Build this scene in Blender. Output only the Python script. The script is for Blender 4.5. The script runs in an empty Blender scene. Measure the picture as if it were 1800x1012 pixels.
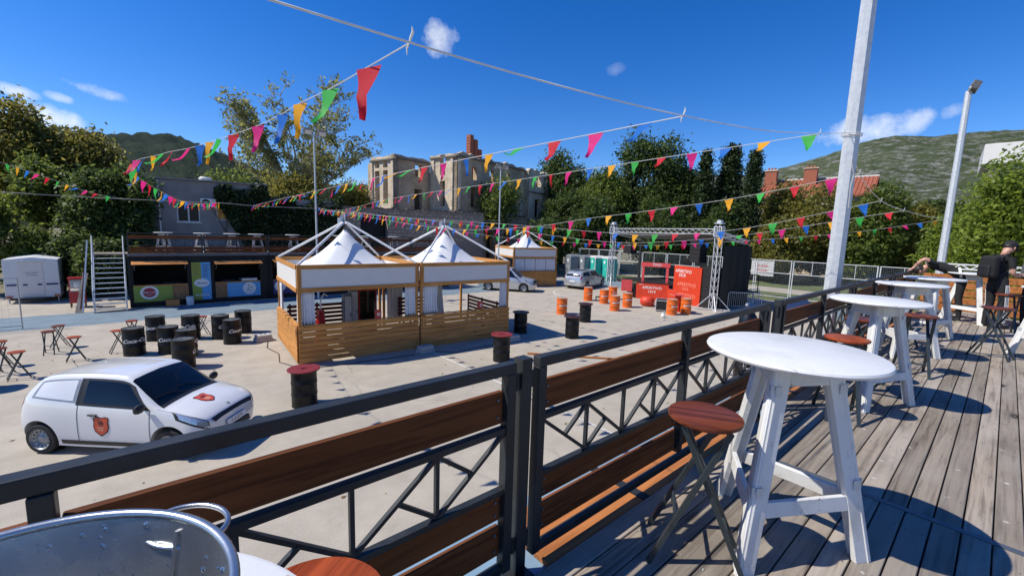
import bpy, bmesh, math, random
import numpy as np
from mathutils import Vector, Matrix, Euler
random.seed(7); rng = np.random.default_rng(7)
S = bpy.context.scene
C = S.collection
R_ = math.radians

# ------------------------------------------------------------------ camera
DECK = 2.70                                   # walking surface of the terrace above the square
cam_d = bpy.data.cameras.new('camera'); cam = bpy.data.objects.new('camera', cam_d); C.objects.link(cam)
cam_d.sensor_fit = 'HORIZONTAL'; cam_d.sensor_width = 36.0; cam_d.lens = 15.0
cam_d.clip_start = 0.02; cam_d.clip_end = 9000
cam.matrix_world = Matrix(((0.757595, 0.060757, -0.649891, 0.0),
                           (-0.651971, 0.118266, -0.748964, 0.0),
                           (0.031355, 0.991122, 0.129209, DECK + 1.60),
                           (0, 0, 0, 1)))
S.camera = cam

# ------------------------------------------------------------------ world: clear blue sky with a few small clouds
SUN = Vector((-0.72, 0.45, 1.0)).normalized()
elev = math.asin(SUN.z); azim = math.atan2(SUN.x, SUN.y)
W = bpy.data.worlds.new('World'); S.world = W; W.use_nodes = True
wn, wl = W.node_tree.nodes, W.node_tree.links
wn.clear()
def wnode(t, **k):
    n = wn.new(t)
    for a, b in k.items(): setattr(n, a, b)
    return n
sky = wnode('ShaderNodeTexSky'); sky.sky_type = 'NISHITA'; sky.sun_disc = False
sky.sun_elevation = elev; sky.sun_rotation = azim
sky.altitude = 0; sky.air_density = 0.9; sky.dust_density = 0.1; sky.ozone_density = 5.0
hs = wnode('ShaderNodeHueSaturation'); hs.inputs['Hue'].default_value = 0.513; hs.inputs['Saturation'].default_value = 1.33; hs.inputs['Value'].default_value = 1.0
wl.new(sky.outputs[0], hs.inputs['Color'])
tc = wnode('ShaderNodeTexCoord')
def wmath(op, a, b=None, clamp=False):
    n = wnode('ShaderNodeMath', operation=op, use_clamp=clamp)
    for i, q in enumerate((a, b)):
        if q is None: continue
        if isinstance(q, (int, float)): n.inputs[i].default_value = q
        else: wl.new(q, n.inputs[i])
    return n.outputs[0]
def wdot(v):
    n = wnode('ShaderNodeVectorMath', operation='DOT_PRODUCT'); wl.new(tc.outputs['Generated'], n.inputs[0]); n.inputs[1].default_value = v
    return n.outputs['Value']
cn = wnode('ShaderNodeTexNoise'); cn.inputs['Scale'].default_value = 26; cn.inputs['Detail'].default_value = 9; cn.inputs['Roughness'].default_value = 0.62
wl.new(tc.outputs['Generated'], cn.inputs['Vector'])
cn2 = wnode('ShaderNodeTexNoise'); cn2.inputs['Scale'].default_value = 9; cn2.inputs['Detail'].default_value = 4
wl.new(tc.outputs['Generated'], cn2.inputs['Vector'])
# clouds: (azimuth from +X towards +Y, elevation, half-width, half-height in radians, tilt, density)
CLOUDS = [(1.028, 0.390, .034, .036, -.9, .9), (0.177, 0.193, .085, .026, .12, 1.0), (0.085, 0.212, .018, .012, .6, .5),
          (1.612, 0.204, .036, .012, -.15, .8), (1.699, 0.183, .022, .009, -.12, .75), (1.656, 0.185, .018, .007, -.2, .65),
          (1.668, 0.150, .042, .020, -.05, 1.0), (0.642, 0.344, .022, .012, .2, .2), (2.05, .30, .16, .02, -.1, .6), (-.5, .25, .2, .03, .1, .7), (2.8, .35, .2, .03, .0, .7), (-1.8, .3, .25, .04, .1, .8)]
total = None
for az, el, wu, wv, tilt, den in CLOUDS:
    c = Vector((math.cos(az) * math.cos(el), math.sin(az) * math.cos(el), math.sin(el)))
    u = Vector((math.sin(az), -math.cos(az), 0)); v = u.cross(c); 
    u2 = u * math.cos(tilt) + v * math.sin(tilt); v2 = v * math.cos(tilt) - u * math.sin(tilt)
    a = wdot(u2 / wu); b = wdot(v2 / wv)
    r2 = wmath('ADD', wmath('MULTIPLY', a, a), wmath('MULTIPLY', b, b))
    q = wmath('SUBTRACT', 1.0, r2)
    nz = wmath('MULTIPLY', wmath('SUBTRACT', cn.outputs['Fac'], 0.5), 3.2)
    nz2 = wmath('MULTIPLY', wmath('SUBTRACT', cn2.outputs['Fac'], 0.5), 1.6)
    q = wmath('ADD', wmath('ADD', q, nz), nz2)
    q = wmath('MULTIPLY', wmath('MULTIPLY', q, 0.55, True), wmath('MULTIPLY', wmath('SUBTRACT', 3.2, r2), .5, True))
    front = wmath('GREATER_THAN', wdot(c), 0.5)
    q = wmath('MULTIPLY', wmath('MULTIPLY', q, front), den)
    total = q if total is None else wmath('MAXIMUM', total, q)
mixc = wnode('ShaderNodeMixRGB'); wl.new(total, mixc.inputs[0]); wl.new(hs.outputs[0], mixc.inputs[1]); mixc.inputs[2].default_value = (6.4, 6.7, 7.0, 1)
bg = wnode('ShaderNodeBackground'); bg.inputs['Strength'].default_value = 0.138
wl.new(mixc.outputs[0], bg.inputs['Color'])
wo = wnode('ShaderNodeOutputWorld'); wl.new(bg.outputs[0], wo.inputs['Surface'])

sl = bpy.data.lights.new('sun', 'SUN'); sl.energy = 4.9; sl.angle = R_(0.53); sl.color = (1.0, 0.945, 0.83)
sun = bpy.data.objects.new('sun', sl); C.objects.link(sun); sun.location = (-40, 25, 60)
sun.rotation_euler = (-SUN).to_track_quat('-Z', 'Y').to_euler()

S.view_settings.view_transform = 'Standard'; S.view_settings.look = 'None'
S.view_settings.exposure = 0.20; S.view_settings.gamma = 1.0; S.view_settings.use_curve_mapping = False

# ------------------------------------------------------------------ materials
MATS = {}
def lin(h):
    h = h.lstrip('#'); return tuple(((int(h[i:i+2], 16) / 255) ** 2.2) for i in (0, 2, 4))
def newmat(name):
    m = bpy.data.materials.new(name); m.use_nodes = True
    n, l = m.node_tree.nodes, m.node_tree.links
    return m, n, l, n['Principled BSDF']
def coords(n, l, stretch=(1, 1, 1), rnd=True, kind='Object'):
    t = n.new('ShaderNodeTexCoord'); v = t.outputs[kind]
    if rnd:
        oi = n.new('ShaderNodeObjectInfo'); ml = n.new('ShaderNodeMath'); ml.operation = 'MULTIPLY'; ml.inputs[1].default_value = 37.0
        l.new(oi.outputs['Random'], ml.inputs[0]); ad = n.new('ShaderNodeVectorMath'); ad.operation = 'ADD'
        l.new(v, ad.inputs[0]); l.new(ml.outputs[0], ad.inputs[1]); v = ad.outputs[0]
    mp = n.new('ShaderNodeMapping'); mp.inputs['Scale'].default_value = stretch; l.new(v, mp.inputs['Vector'])
    return mp.outputs[0]
def noise(n, l, vec, scale, detail=5, rough=.55, dist=0):
    t = n.new('ShaderNodeTexNoise'); t.inputs['Scale'].default_value = scale; t.inputs['Detail'].default_value = detail
    t.inputs['Roughness'].default_value = rough; t.inputs['Distortion'].default_value = dist; l.new(vec, t.inputs['Vector']); return t.outputs['Fac']
def ramp(n, l, fac, stops):
    r = n.new('ShaderNodeValToRGB'); e = r.color_ramp.elements
    while len(e) < len(stops): e.new(.5)
    for q, (p, c) in zip(e, stops): q.position = p; q.color = (*c, 1) if len(c) == 3 else c
    l.new(fac, r.inputs[0]); return r.outputs[0]
def mixcol(n, l, fac, a, b, mode='MIX'):
    m = n.new('ShaderNodeMixRGB'); m.blend_type = mode
    for i, q in enumerate((fac, a, b)):
        if isinstance(q, (int, float)): m.inputs[i].default_value = q
        elif isinstance(q, tuple): m.inputs[i].default_value = (*q, 1)
        else: l.new(q, m.inputs[i])
    return m.outputs[0]
def bump(n, l, b, h, strength=.3, dist=.01):
    bm_ = n.new('ShaderNodeBump'); bm_.inputs['Strength'].default_value = strength; bm_.inputs['Distance'].default_value = dist
    l.new(h, bm_.inputs['Height']); l.new(bm_.outputs[0], b.inputs['Normal'])
def objtint(n, l, col, amt):
    oi = n.new('ShaderNodeObjectInfo'); mr = n.new('ShaderNodeMapRange'); l.new(oi.outputs['Random'], mr.inputs[0])
    mr.inputs[3].default_value = 1 - amt; mr.inputs[4].default_value = 1 + amt
    h = n.new('ShaderNodeHueSaturation'); l.new(mr.outputs[0], h.inputs['Value']); l.new(col, h.inputs['Color']); return h.outputs[0]
def mat(name, col, rough=.6, metal=0., var=.12, scale=6., bmp=0., spec=.5, tint=.0, stretch=(1, 1, 1), coat=0., dirt=None, dirtamt=.5, chips=None):
    if name in MATS: return MATS[name]
    m, n, l, b = newmat(name)
    v = coords(n, l, stretch); f = noise(n, l, v, scale)
    c = ramp(n, l, f, [(.25, tuple(x * (1 - var) for x in col)), (.75, tuple(min(1, x * (1 + var)) for x in col))])
    if dirt:
        g = noise(n, l, v, scale * .35, 8, .7); gr = ramp(n, l, g, [(.5, (0, 0, 0)), (.72, (dirtamt,) * 3)]); c = mixcol(n, l, gr, c, dirt)
    if chips:
        g2 = noise(n, l, v, 16, 9, .75); c = mixcol(n, l, ramp(n, l, g2, [(.635, (0, 0, 0)), (.66, (.8,) * 3)]), c, chips)
    if tint: c = objtint(n, l, c, tint)
    l.new(c, b.inputs['Base Color']); b.inputs['Metallic'].default_value = metal; b.inputs['Specular IOR Level'].default_value = spec
    rr = n.new('ShaderNodeMapRange'); l.new(f, rr.inputs[0]); rr.inputs[3].default_value = max(.02, rough - .1); rr.inputs[4].default_value = min(1, rough + .1); l.new(rr.outputs[0], b.inputs['Roughness'])
    if coat: b.inputs['Coat Weight'].default_value = coat; b.inputs['Coat Roughness'].default_value = .05
    if bmp: bump(n, l, b, noise(n, l, v, scale * 8, 6, .7), bmp, .01)
    MATS[name] = m; return m
def wood(name, base, dark, axis=0, rough=.55, tint=.12, grain=26., ribs=0., grey=None, knots=True, coat=0.):
    if name in MATS: return MATS[name]
    m, n, l, b = newmat(name)
    st = [1, 1, 1]; st[axis] = .045
    v = coords(n, l, tuple(st)); v2 = coords(n, l, tuple(.35 if i == axis else 1 for i in range(3)))
    f = noise(n, l, v, grain, 7, .65, .6); g = noise(n, l, v2, 5, 4, .5)
    c = ramp(n, l, f, [(.36, dark), (.50, base), (.66, tuple(min(1, x * 1.3) for x in base))])
    c = mixcol(n, l, .3, c, ramp(n, l, g, [(.35, dark), (.6, base)]))
    if grey:
        gg = noise(n, l, v2, 2.2, 6, .6); c = mixcol(n, l, ramp(n, l, gg, [(.38, (0, 0, 0)), (.62, (.6,) * 3)]), c, grey)
    if knots:
        vo = n.new('ShaderNodeTexVoronoi'); vo.inputs['Scale'].default_value = 2.6; l.new(v2, vo.inputs['Vector'])
        k = ramp(n, l, vo.outputs['Distance'], [(.045, (1, 1, 1)), (.11, (0, 0, 0))]); c = mixcol(n, l, k, c, tuple(x * .4 for x in dark))
    c = objtint(n, l, c, tint)
    l.new(c, b.inputs['Base Color']); b.inputs['Roughness'].default_value = rough; b.inputs['Specular IOR Level'].default_value = .2
    if coat: b.inputs['Coat Weight'].default_value = coat; b.inputs['Coat Roughness'].default_value = .2
    bump(n, l, b, f, .8, .006)
    MATS[name] = m; return m

# ------------------------------------------------------------------ mesh helpers
class MB:
    def __init__(s): s.v = []; s.f = []
    def add(s, verts, faces):
        o = len(s.v); s.v += [tuple(p) for p in verts]; s.f += [tuple(i + o for i in f) for f in faces]; return s
    def box(s, c, d, rz=0., M=None):
        x, y, z = d[0] / 2, d[1] / 2, d[2] / 2
        pts = [Vector(p) for p in ((-x, -y, -z), (x, -y, -z), (x, y, -z), (-x, y, -z), (-x, -y, z), (x, -y, z), (x, y, z), (-x, y, z))]
        if M is None: M = Matrix.Rotation(rz, 4, 'Z')
        pts = [M @ p + Vector(c) for p in pts]
        return s.add(pts, [(0, 3, 2, 1), (4, 5, 6, 7), (0, 1, 5, 4), (1, 2, 6, 5), (2, 3, 7, 6), (3, 0, 4, 7)])
    def span(s, a, b):
        return s.box([(p + q) / 2 for p, q in zip(a, b)], [abs(q - p) for p, q in zip(a, b)])
    def bar(s, p, q, w, h=None, up=(0, 0, 1)):
        p, q = Vector(p), Vector(q); h = w if h is None else h
        d = (q - p).normalized(); up = Vector(up)
        if abs(d.dot(up)) > .999: up = Vector((0, 1, 0))
        sd = d.cross(up).normalized(); u = sd.cross(d)
        pts = []
        for e in (p, q):
            for a, b in ((-1, -1), (1, -1), (1, 1), (-1, 1)): pts.append(e + sd * a * w / 2 + u * b * h / 2)
        return s.add(pts, [(3, 2, 1, 0), (4, 5, 6, 7), (0, 1, 5, 4), (1, 2, 6, 5), (2, 3, 7, 6), (3, 0, 4, 7)])
    def cyl(s, p, q, r0, r1=None, n=12, cap=True):
        p, q = Vector(p), Vector(q); r1 = r0 if r1 is None else r1
        d = (q - p).normalized(); a = d.orthogonal().normalized(); b = d.cross(a)
        pts = []
        for e, r in ((p, r0), (q, r1)):
            for i in range(n): t = 2 * math.pi * i / n; pts.append(e + (a * math.cos(t) + b * math.sin(t)) * r)
        fs = [(i, (i + 1) % n, n + (i + 1) % n, n + i) for i in range(n)]
        if cap: fs += [tuple(range(n - 1, -1, -1)), tuple(range(n, 2 * n))]
        return s.add(pts, fs)
    def tube(s, pts, r, n=6, closed=False):
        pts = [Vector(p) for p in pts]; m = len(pts); rs = r if isinstance(r, (list, tuple)) else [r] * m
        vs = []; prev = None
        for i, p in enumerate(pts):
            a = pts[(i - 1) % m] if closed else pts[max(i - 1, 0)]; b = pts[(i + 1) % m] if closed else pts[min(i + 1, m - 1)]
            d = (b - a).normalized()
            u = prev - d * prev.dot(d) if prev is not None and (prev - d * prev.dot(d)).length > 1e-4 else d.orthogonal()
            u.normalize(); prev = u; w = d.cross(u)
            for k in range(n): t = 2 * math.pi * k / n; vs.append(p + (u * math.cos(t) + w * math.sin(t)) * rs[i])
        fs = []
        for i in range(m if closed else m - 1):
            j = (i + 1) % m
            for k in range(n): fs.append((i * n + k, i * n + (k + 1) % n, j * n + (k + 1) % n, j * n + k))
        if not closed: fs += [tuple(range(n - 1, -1, -1)), tuple(range((m - 1) * n, m * n))]
        return s.add(vs, fs)
    def lathe(s, prof, n=24, c=(0, 0, 0), closed=False):
        vs = []; m = len(prof)
        for r, z in prof:
            for k in range(n): t = 2 * math.pi * k / n; vs.append((c[0] + r * math.cos(t), c[1] + r * math.sin(t), c[2] + z))
        fs = []
        for i in range(m if closed else m - 1):
            j = (i + 1) % m
            for k in range(n): fs.append((i * n + k, i * n + (k + 1) % n, j * n + (k + 1) % n, j * n + k))
        if not closed:
            if prof[0][0] > 1e-6: fs.append(tuple(range(n - 1, -1, -1)))
            if prof[-1][0] > 1e-6: fs.append(tuple(range((m - 1) * n, m * n)))
        return s.add(vs, fs)
    def prism(s, poly, f0, f1):                 # poly: list of 2-D points, f0/f1 map (a,b) to 3-D on either face
        n = len(poly); vs = [f0(*p) for p in poly] + [f1(*p) for p in poly]
        return s.add(vs, [tuple(range(n - 1, -1, -1)), tuple(range(n, 2 * n))] + [(i, (i + 1) % n, n + (i + 1) % n, n + i) for i in range(n)])
    def grid(s, pts, nu, nv, wrap=False):
        fs = []
        for i in range(nu - 1):
            for j in range(nv if wrap else nv - 1): fs.append((i * nv + j, i * nv + (j + 1) % nv, (i + 1) * nv + (j + 1) % nv, (i + 1) * nv + j))
        return s.add(pts, fs)
    def wall(s, o, dx, L, z0, z1, th, holes, topfn=None):   # wall with openings; o = start, dx = unit plan direction
        o = Vector((o[0], o[1], 0)); dx = Vector((dx[0], dx[1], 0)).normalized(); nn = Vector((-dx.y, dx.x, 0))
        us = sorted(set([0, L] + [h[i] for h in holes for i in (0, 1)])); zs = sorted(set([z0, z1] + [h[i] for h in holes for i in (2, 3)]))
        us = [u for u in us if 0 <= u <= L]; zs = [z for z in zs if z0 <= z <= z1]
        solid = lambda i, j: 0 <= i < len(us) - 1 and 0 <= j < len(zs) - 1 and not any(h[0] < (us[i] + us[i + 1]) / 2 < h[1] and h[2] < (zs[j] + zs[j + 1]) / 2 < h[3] for h in holes)
        P = lambda u, z, k: o + dx * u + nn * (th * k) + Vector((0, 0, (topfn(u) if (topfn and abs(z - z1) < 1e-6) else z)))
        for i in range(len(us) - 1):
            for j in range(len(zs) - 1):
                if not solid(i, j): continue
                a, b, c, d = us[i], us[i + 1], zs[j], zs[j + 1]
                s.add([P(a, c, 0), P(b, c, 0), P(b, d, 0), P(a, d, 0)], [(0, 1, 2, 3)])
                s.add([P(a, c, 1), P(b, c, 1), P(b, d, 1), P(a, d, 1)], [(3, 2, 1, 0)])
                if not solid(i - 1, j): s.add([P(a, c, 0), P(a, d, 0), P(a, d, 1), P(a, c, 1)], [(0, 1, 2, 3)])
                if not solid(i + 1, j): s.add([P(b, c, 0), P(b, c, 1), P(b, d, 1), P(b, d, 0)], [(0, 1, 2, 3)])
                if not solid(i, j - 1): s.add([P(a, c, 0), P(a, c, 1), P(b, c, 1), P(b, c, 0)], [(0, 1, 2, 3)])
                if not solid(i, j + 1): s.add([P(a, d, 0), P(b, d, 0), P(b, d, 1), P(a, d, 1)], [(0, 1, 2, 3)])
        return s
    def mesh(s, name='m'):
        me = bpy.data.meshes.new(name); me.from_pydata(s.v, [], s.f); me.update(); return me
    def build(s, name, material, parent=None, smooth=0., bevel=0., seg=2):
        return link(name, s.mesh(name), material, parent, smooth, bevel, seg)
def link(name, me, material, parent=None, smooth=0., bevel=0., seg=2, loc=None, rot=None):
    if material is not None and not me.materials: me.materials.append(material)
    if smooth:
        me.shade_smooth(); me.set_sharp_from_angle(angle=R_(smooth))
    o = bpy.data.objects.new(name, me); C.objects.link(o)
    if parent is not None: o.parent = parent
    if loc is not None: o.location = loc
    if rot is not None: o.rotation_euler = rot
    if bevel:
        b = o.modifiers.new('bevel', 'BEVEL'); b.width = bevel; b.segments = seg; b.limit_method = 'ANGLE'; b.angle_limit = R_(40); b.harden_normals = False
    return o
def empty(name, loc=(0, 0, 0), rz=0., parent=None):
    o = bpy.data.objects.new(name, None); o.empty_display_size = .2; C.objects.link(o); o.location = loc; o.rotation_euler = (0, 0, rz)
    if parent: o.parent = parent
    return o
def tag(o, label=None, cat=None, group=None, kind=None):
    if label: o['label'] = label
    if cat: o['category'] = cat
    if group: o['group'] = group
    if kind: o['kind'] = kind
    return o
def struct(o): o['kind'] = 'structure'; return o
def copy_tree(o, parent=None):
    c = o.copy(); C.objects.link(c)
    c.parent = parent
    for ch in list(o.children): copy_tree(ch, c)
    return c
def place(proto, first, loc, rz, label, used, **kw):
    o = proto if not used else copy_tree(proto)
    o.location = loc; o.rotation_euler = (0, 0, rz); o['label'] = label
    return o
_tx = {}
def text_mesh(body, size, shear=0., offset=0., align='CENTER', spacing=1.):
    key = (body, size, shear, offset, align, spacing)
    if key in _tx: return _tx[key]
    cu = bpy.data.curves.new('lettering', 'FONT'); cu.body = body; cu.size = size; cu.shear = shear; cu.offset = min(offset, size * .006); cu.align_x = align; cu.align_y = 'CENTER'; cu.space_character = spacing
    cu.resolution_u = 3
    t = bpy.data.objects.new('tmp_text', cu); C.objects.link(t); bpy.context.view_layer.update()
    me = bpy.data.meshes.new_from_object(t.evaluated_get(bpy.context.evaluated_depsgraph_get()))
    vs = [Vector((v.co.x, max(-size, min(size, v.co.y)), 0)) for v in me.vertices]; fs = [tuple(p.vertices) for p in me.polygons]
    bpy.data.objects.remove(t); bpy.data.curves.remove(cu); bpy.data.meshes.remove(me)
    _tx[key] = (vs, fs); return _tx[key]
def text(body, size, fn, material, parent, name='lettering', **kw):
    vs, fs = text_mesh(body, size, **kw)
    m = MB(); m.add([fn(v.x, v.y) for v in vs], fs); return m.build(name, material, parent)
# ================================================================== SETTING: ground, square, painted lanes
def ground_mat(name, a, b, crack=True, lanes=False):
    m, n, l, bs = newmat(name)
    v = coords(n, l, (1, 1, 1), False)
    big = noise(n, l, v, .16, 6, .6, .4); mid = noise(n, l, v, 1.3, 7, .65); fine = noise(n, l, v, 55, 4, .7)
    c = ramp(n, l, big, [(.3, a), (.7, b)])
    c = mixcol(n, l, .5, c, ramp(n, l, mid, [(.3, tuple(x * .8 for x in a)), (.7, tuple(x * 1.1 for x in b))]))
    c = mixcol(n, l, .55, c, ramp(n, l, fine, [(.25, (.42, .42, .42)), (.5, (.95, .95, .95)), (.8, (1.25, 1.25, 1.2))]), 'MULTIPLY')
    if crack:
        vo = n.new('ShaderNodeTexVoronoi'); vo.feature = 'DISTANCE_TO_EDGE'; vo.inputs['Scale'].default_value = .16
        wv = n.new('ShaderNodeVectorMath'); wv.operation = 'ADD'; nn_ = n.new('ShaderNodeTexNoise'); nn_.inputs['Scale'].default_value = .9; nn_.inputs['Detail'].default_value = 6; l.new(v, nn_.inputs['Vector'])
        l.new(v, wv.inputs[0]); l.new(nn_.outputs['Color'], wv.inputs[1]); l.new(wv.outputs[0], vo.inputs['Vector'])
        k = ramp(n, l, vo.outputs['Distance'], [(.0, (.34,) * 3), (.004, (0,) * 3)])
        c = mixcol(n, l, k, c, (.09, .08, .07))
        st = noise(n, l, v, .55, 9, .75, 1.2); c = mixcol(n, l, ramp(n, l, st, [(.62, (0,) * 3), (.74, (.34,) * 3)]), c, (.13, .115, .10))
        sp = n.new('ShaderNodeTexVoronoi'); sp.inputs['Scale'].default_value = 1.7; l.new(v, sp.inputs['Vector'])
        c = mixcol(n, l, ramp(n, l, sp.outputs['Distance'], [(.02, (.55,) * 3), (.06, (0,) * 3)]), c, (.10, .09, .08))
    l.new(c, bs.inputs['Base Color']); bs.inputs['Roughness'].default_value = .9; bs.inputs['Specular IOR Level'].default_value = .25
    bump(n, l, bs, fine, .35, .006); return m
M_sq = ground_mat('square_concrete', (.365, .325, .268), (.45, .402, .336))
M_terr = ground_mat('dry_terrain', (.16, .15, .085), (.24, .21, .14), False)
M_blue = ground_mat('blue_lane_paint', (.15, .205, .245), (.20, .26, .305), True)
M_turf = ground_mat('court_turf', (.09, .12, .05), (.15, .17, .08), False)
M_line = mat('white_line_paint', (.62, .60, .55), .85, var=.25, scale=9)

def sheet(name, x0, y0, x1, y1, z, m):
    b = MB().add([(x0, y0, z), (x1, y0, z), (x1, y1, z), (x0, y1, z)], [(0, 1, 2, 3)]); return struct(b.build(name, m))
sheet('ground', -2500, -2500, 2500, 2500, -.03, M_terr)
sheet('square_pavement', -60, -40, 34.2, 35.0, 0., M_sq)
sheet('blue_lane', -60, 24.2, 33.9, 27.5, .004, M_blue)
sheet('blue_lane', 29.6, -30, 33.9, 24.19, .004, M_blue)
sheet('court_turf', 34.6, -30, 62, 30, -.004, M_turf)
sheet('court_path', 40, -30, 44, 30, .001, M_sq)
lm = MB()
def gline(p, q, w=.06, z=.007):
    p, q = Vector((*p, z)), Vector((*q, z)); d = (q - p).normalized(); s = Vector((-d.y, d.x, 0)) * w / 2
    lm.add([p - s, q - s, q + s, p + s], [(0, 1, 2, 3)])
gline((7.55, -2), (7.55, 20)); gline((7.58, 20.03), (25, 20.03)); gline((-12, 24.1), (26, 24.1), .05); gline((12.5, -2), (12.5, 8.3), .05)
for k in range(28):
    a0, a1 = R_(90 + k * 6.2), R_(90 + (k + 1) * 6.2)
    gline((25.2 + 3.3 * math.cos(a0), 19.3 + 3.3 * math.sin(a0)), (25.2 + 3.3 * math.cos(a1), 19.3 + 3.3 * math.sin(a1)), .08)
struct(lm.build('court_lines', M_line))

# ================================================================== NEAR TERRACE (deck on a row of containers)
def add_specks(m):
    n, l = m.node_tree.nodes, m.node_tree.links; b = n['Principled BSDF']; src = b.inputs['Base Color'].links[0].from_socket
    t = n.new('ShaderNodeNewGeometry'); vo = n.new('ShaderNodeTexVoronoi'); vo.inputs['Scale'].default_value = 5.5; l.new(t.outputs['Position'], vo.inputs['Vector'])
    nz = noise(n, l, t.outputs['Position'], 40, 3); ad = n.new('ShaderNodeMath'); ad.operation = 'ADD'; l.new(vo.outputs['Distance'], ad.inputs[0]); ml = n.new('ShaderNodeMath'); ml.operation = 'MULTIPLY'; ml.inputs[1].default_value = .16; l.new(nz, ml.inputs[0]); l.new(ml.outputs[0], ad.inputs[1])
    c = mixcol(n, l, ramp(n, l, ad.outputs[0], [(.13, (.75,) * 3), (.165, (0,) * 3)]), src, (.52, .49, .44))
    g = noise(n, l, t.outputs['Position'], 1.6, 8, .7); c = mixcol(n, l, ramp(n, l, g, [(.5, (0,) * 3), (.75, (.5,) * 3)]), c, (.10, .085, .07)); l.new(c, b.inputs['Base Color'])
M_deckwood = wood('weathered_deck_wood', (.28, .232, .185), (.085, .066, .052), 0, .85, .24, 30, grey=(.36, .325, .285))
add_specks(M_deckwood)
M_steel = mat('slate_steel_paint', (.024, .027, .029), .45, .05, .25, 9, spec=.35, dirt=(.10, .10, .10), dirtamt=.3)
M_railboard = wood('stained_rail_board', (.155, .052, .016), (.050, .015, .005), 0, .75, .12, 24)
M_ledge = wood('orange_ledge_board', (.42, .16, .05), (.22, .075, .022), 0, .5, .12, 22)
M_galv = mat('galvanised_steel', (.53, .56, .58), .5, .25, .14, 14, spec=.4)
M_roofblue = mat('container_roof_blue', (.19, .30, .40), .6, 0, .12, 3, dirt=(.22, .24, .25))
M_strip = mat('grey_joint_strip', (.14, .16, .18), .5, .5, .2, 8)

troot = struct(empty('terrace_deck', (0, 0, 0)))
PW = .118; XB = [-3.1, 3.43, 9.56, 14.9]
pm = {}
for i in range(len(XB) - 1):
    L = XB[i + 1] - XB[i] - .05; b = MB().box((0, 0, 0), (L, PW - .008, .032)); pm[i] = b.mesh('plank'); pm[i].materials.append(M_deckwood)
for r in range(38):
    y = 1.285 - PW * (r + .5)
    for i in range(len(XB) - 1):
        o = bpy.data.objects.new('plank', pm[i]); C.objects.link(o); o.parent = troot
        o.location = ((XB[i] + XB[i + 1]) / 2, y, DECK - .016 + random.uniform(-.0025, .0015)); o.rotation_euler = (random.uniform(-.008, .008), 0, 0)
        if r < 16:
            bv = o.modifiers.new('bevel', 'BEVEL'); bv.width = .003; bv.segments = 1
for x in XB[1:-1]: MB().span((x - .022, -3.28, DECK - .03), (x + .022, 1.285, DECK + .003)).build('joint_strip', M_strip, troot)
sc = MB()
for r in range(20):
    y = 1.285 - PW * (r + .5)
    for x0 in np.arange(-2.9, 14.8, .61):
        for dy in (-.035, .035):
            if random.random() < .85: sc.cyl((x0 + random.uniform(-.01, .01), y + dy, DECK - .004), (x0, y + dy, DECK + .0018), .0045, n=6)
o = sc.build('screw_heads', M_strip, troot); o['kind'] = 'stuff'
sb = MB()
for x0 in np.arange(-2.8, 14.9, .61): sb.span((x0 - .03, -3.2, 2.601), (x0 + .03, 1.27, DECK - .035))
sb.build('joists', M_deckwood, troot)

croot = struct(empty('terrace_containers', (0, 0, 0)))
for i, (xa, xb) in enumerate([(-3.1, 3.4), (3.46, 9.53), (9.59, 14.9)]):
    MB().span((xa, -3.3, 2.45), (xb, 1.86, 2.60)).build('container_roof', M_roofblue, croot, bevel=.01)
    MB().span((xa, -3.28, 0), (xb, 1.80, 2.449)).build('container_body', M_steel, croot)
for x0, x1 in [(1.47, 4.28), (4.85, 9.5), (9.62, 14.6)]:
    for k, y in enumerate((1.385, 1.535, 1.685)):
        MB().span((x0, y - .068, 2.602), (x1, y + .068, 2.632)).build('ledge_board', M_ledge, croot, bevel=.003)
for x in (2.36, 3.9, 5.4, 7.0, 8.6): MB().span((x - .035, 1.31, 2.6325), (x + .035, 1.76, 2.638)).build('ledge_strap', M_steel, croot)
MB().span((-3.0, 1.285, 2.60), (14.9, 1.31, 2.662)).build('edge_angle', M_strip, croot)

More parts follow.
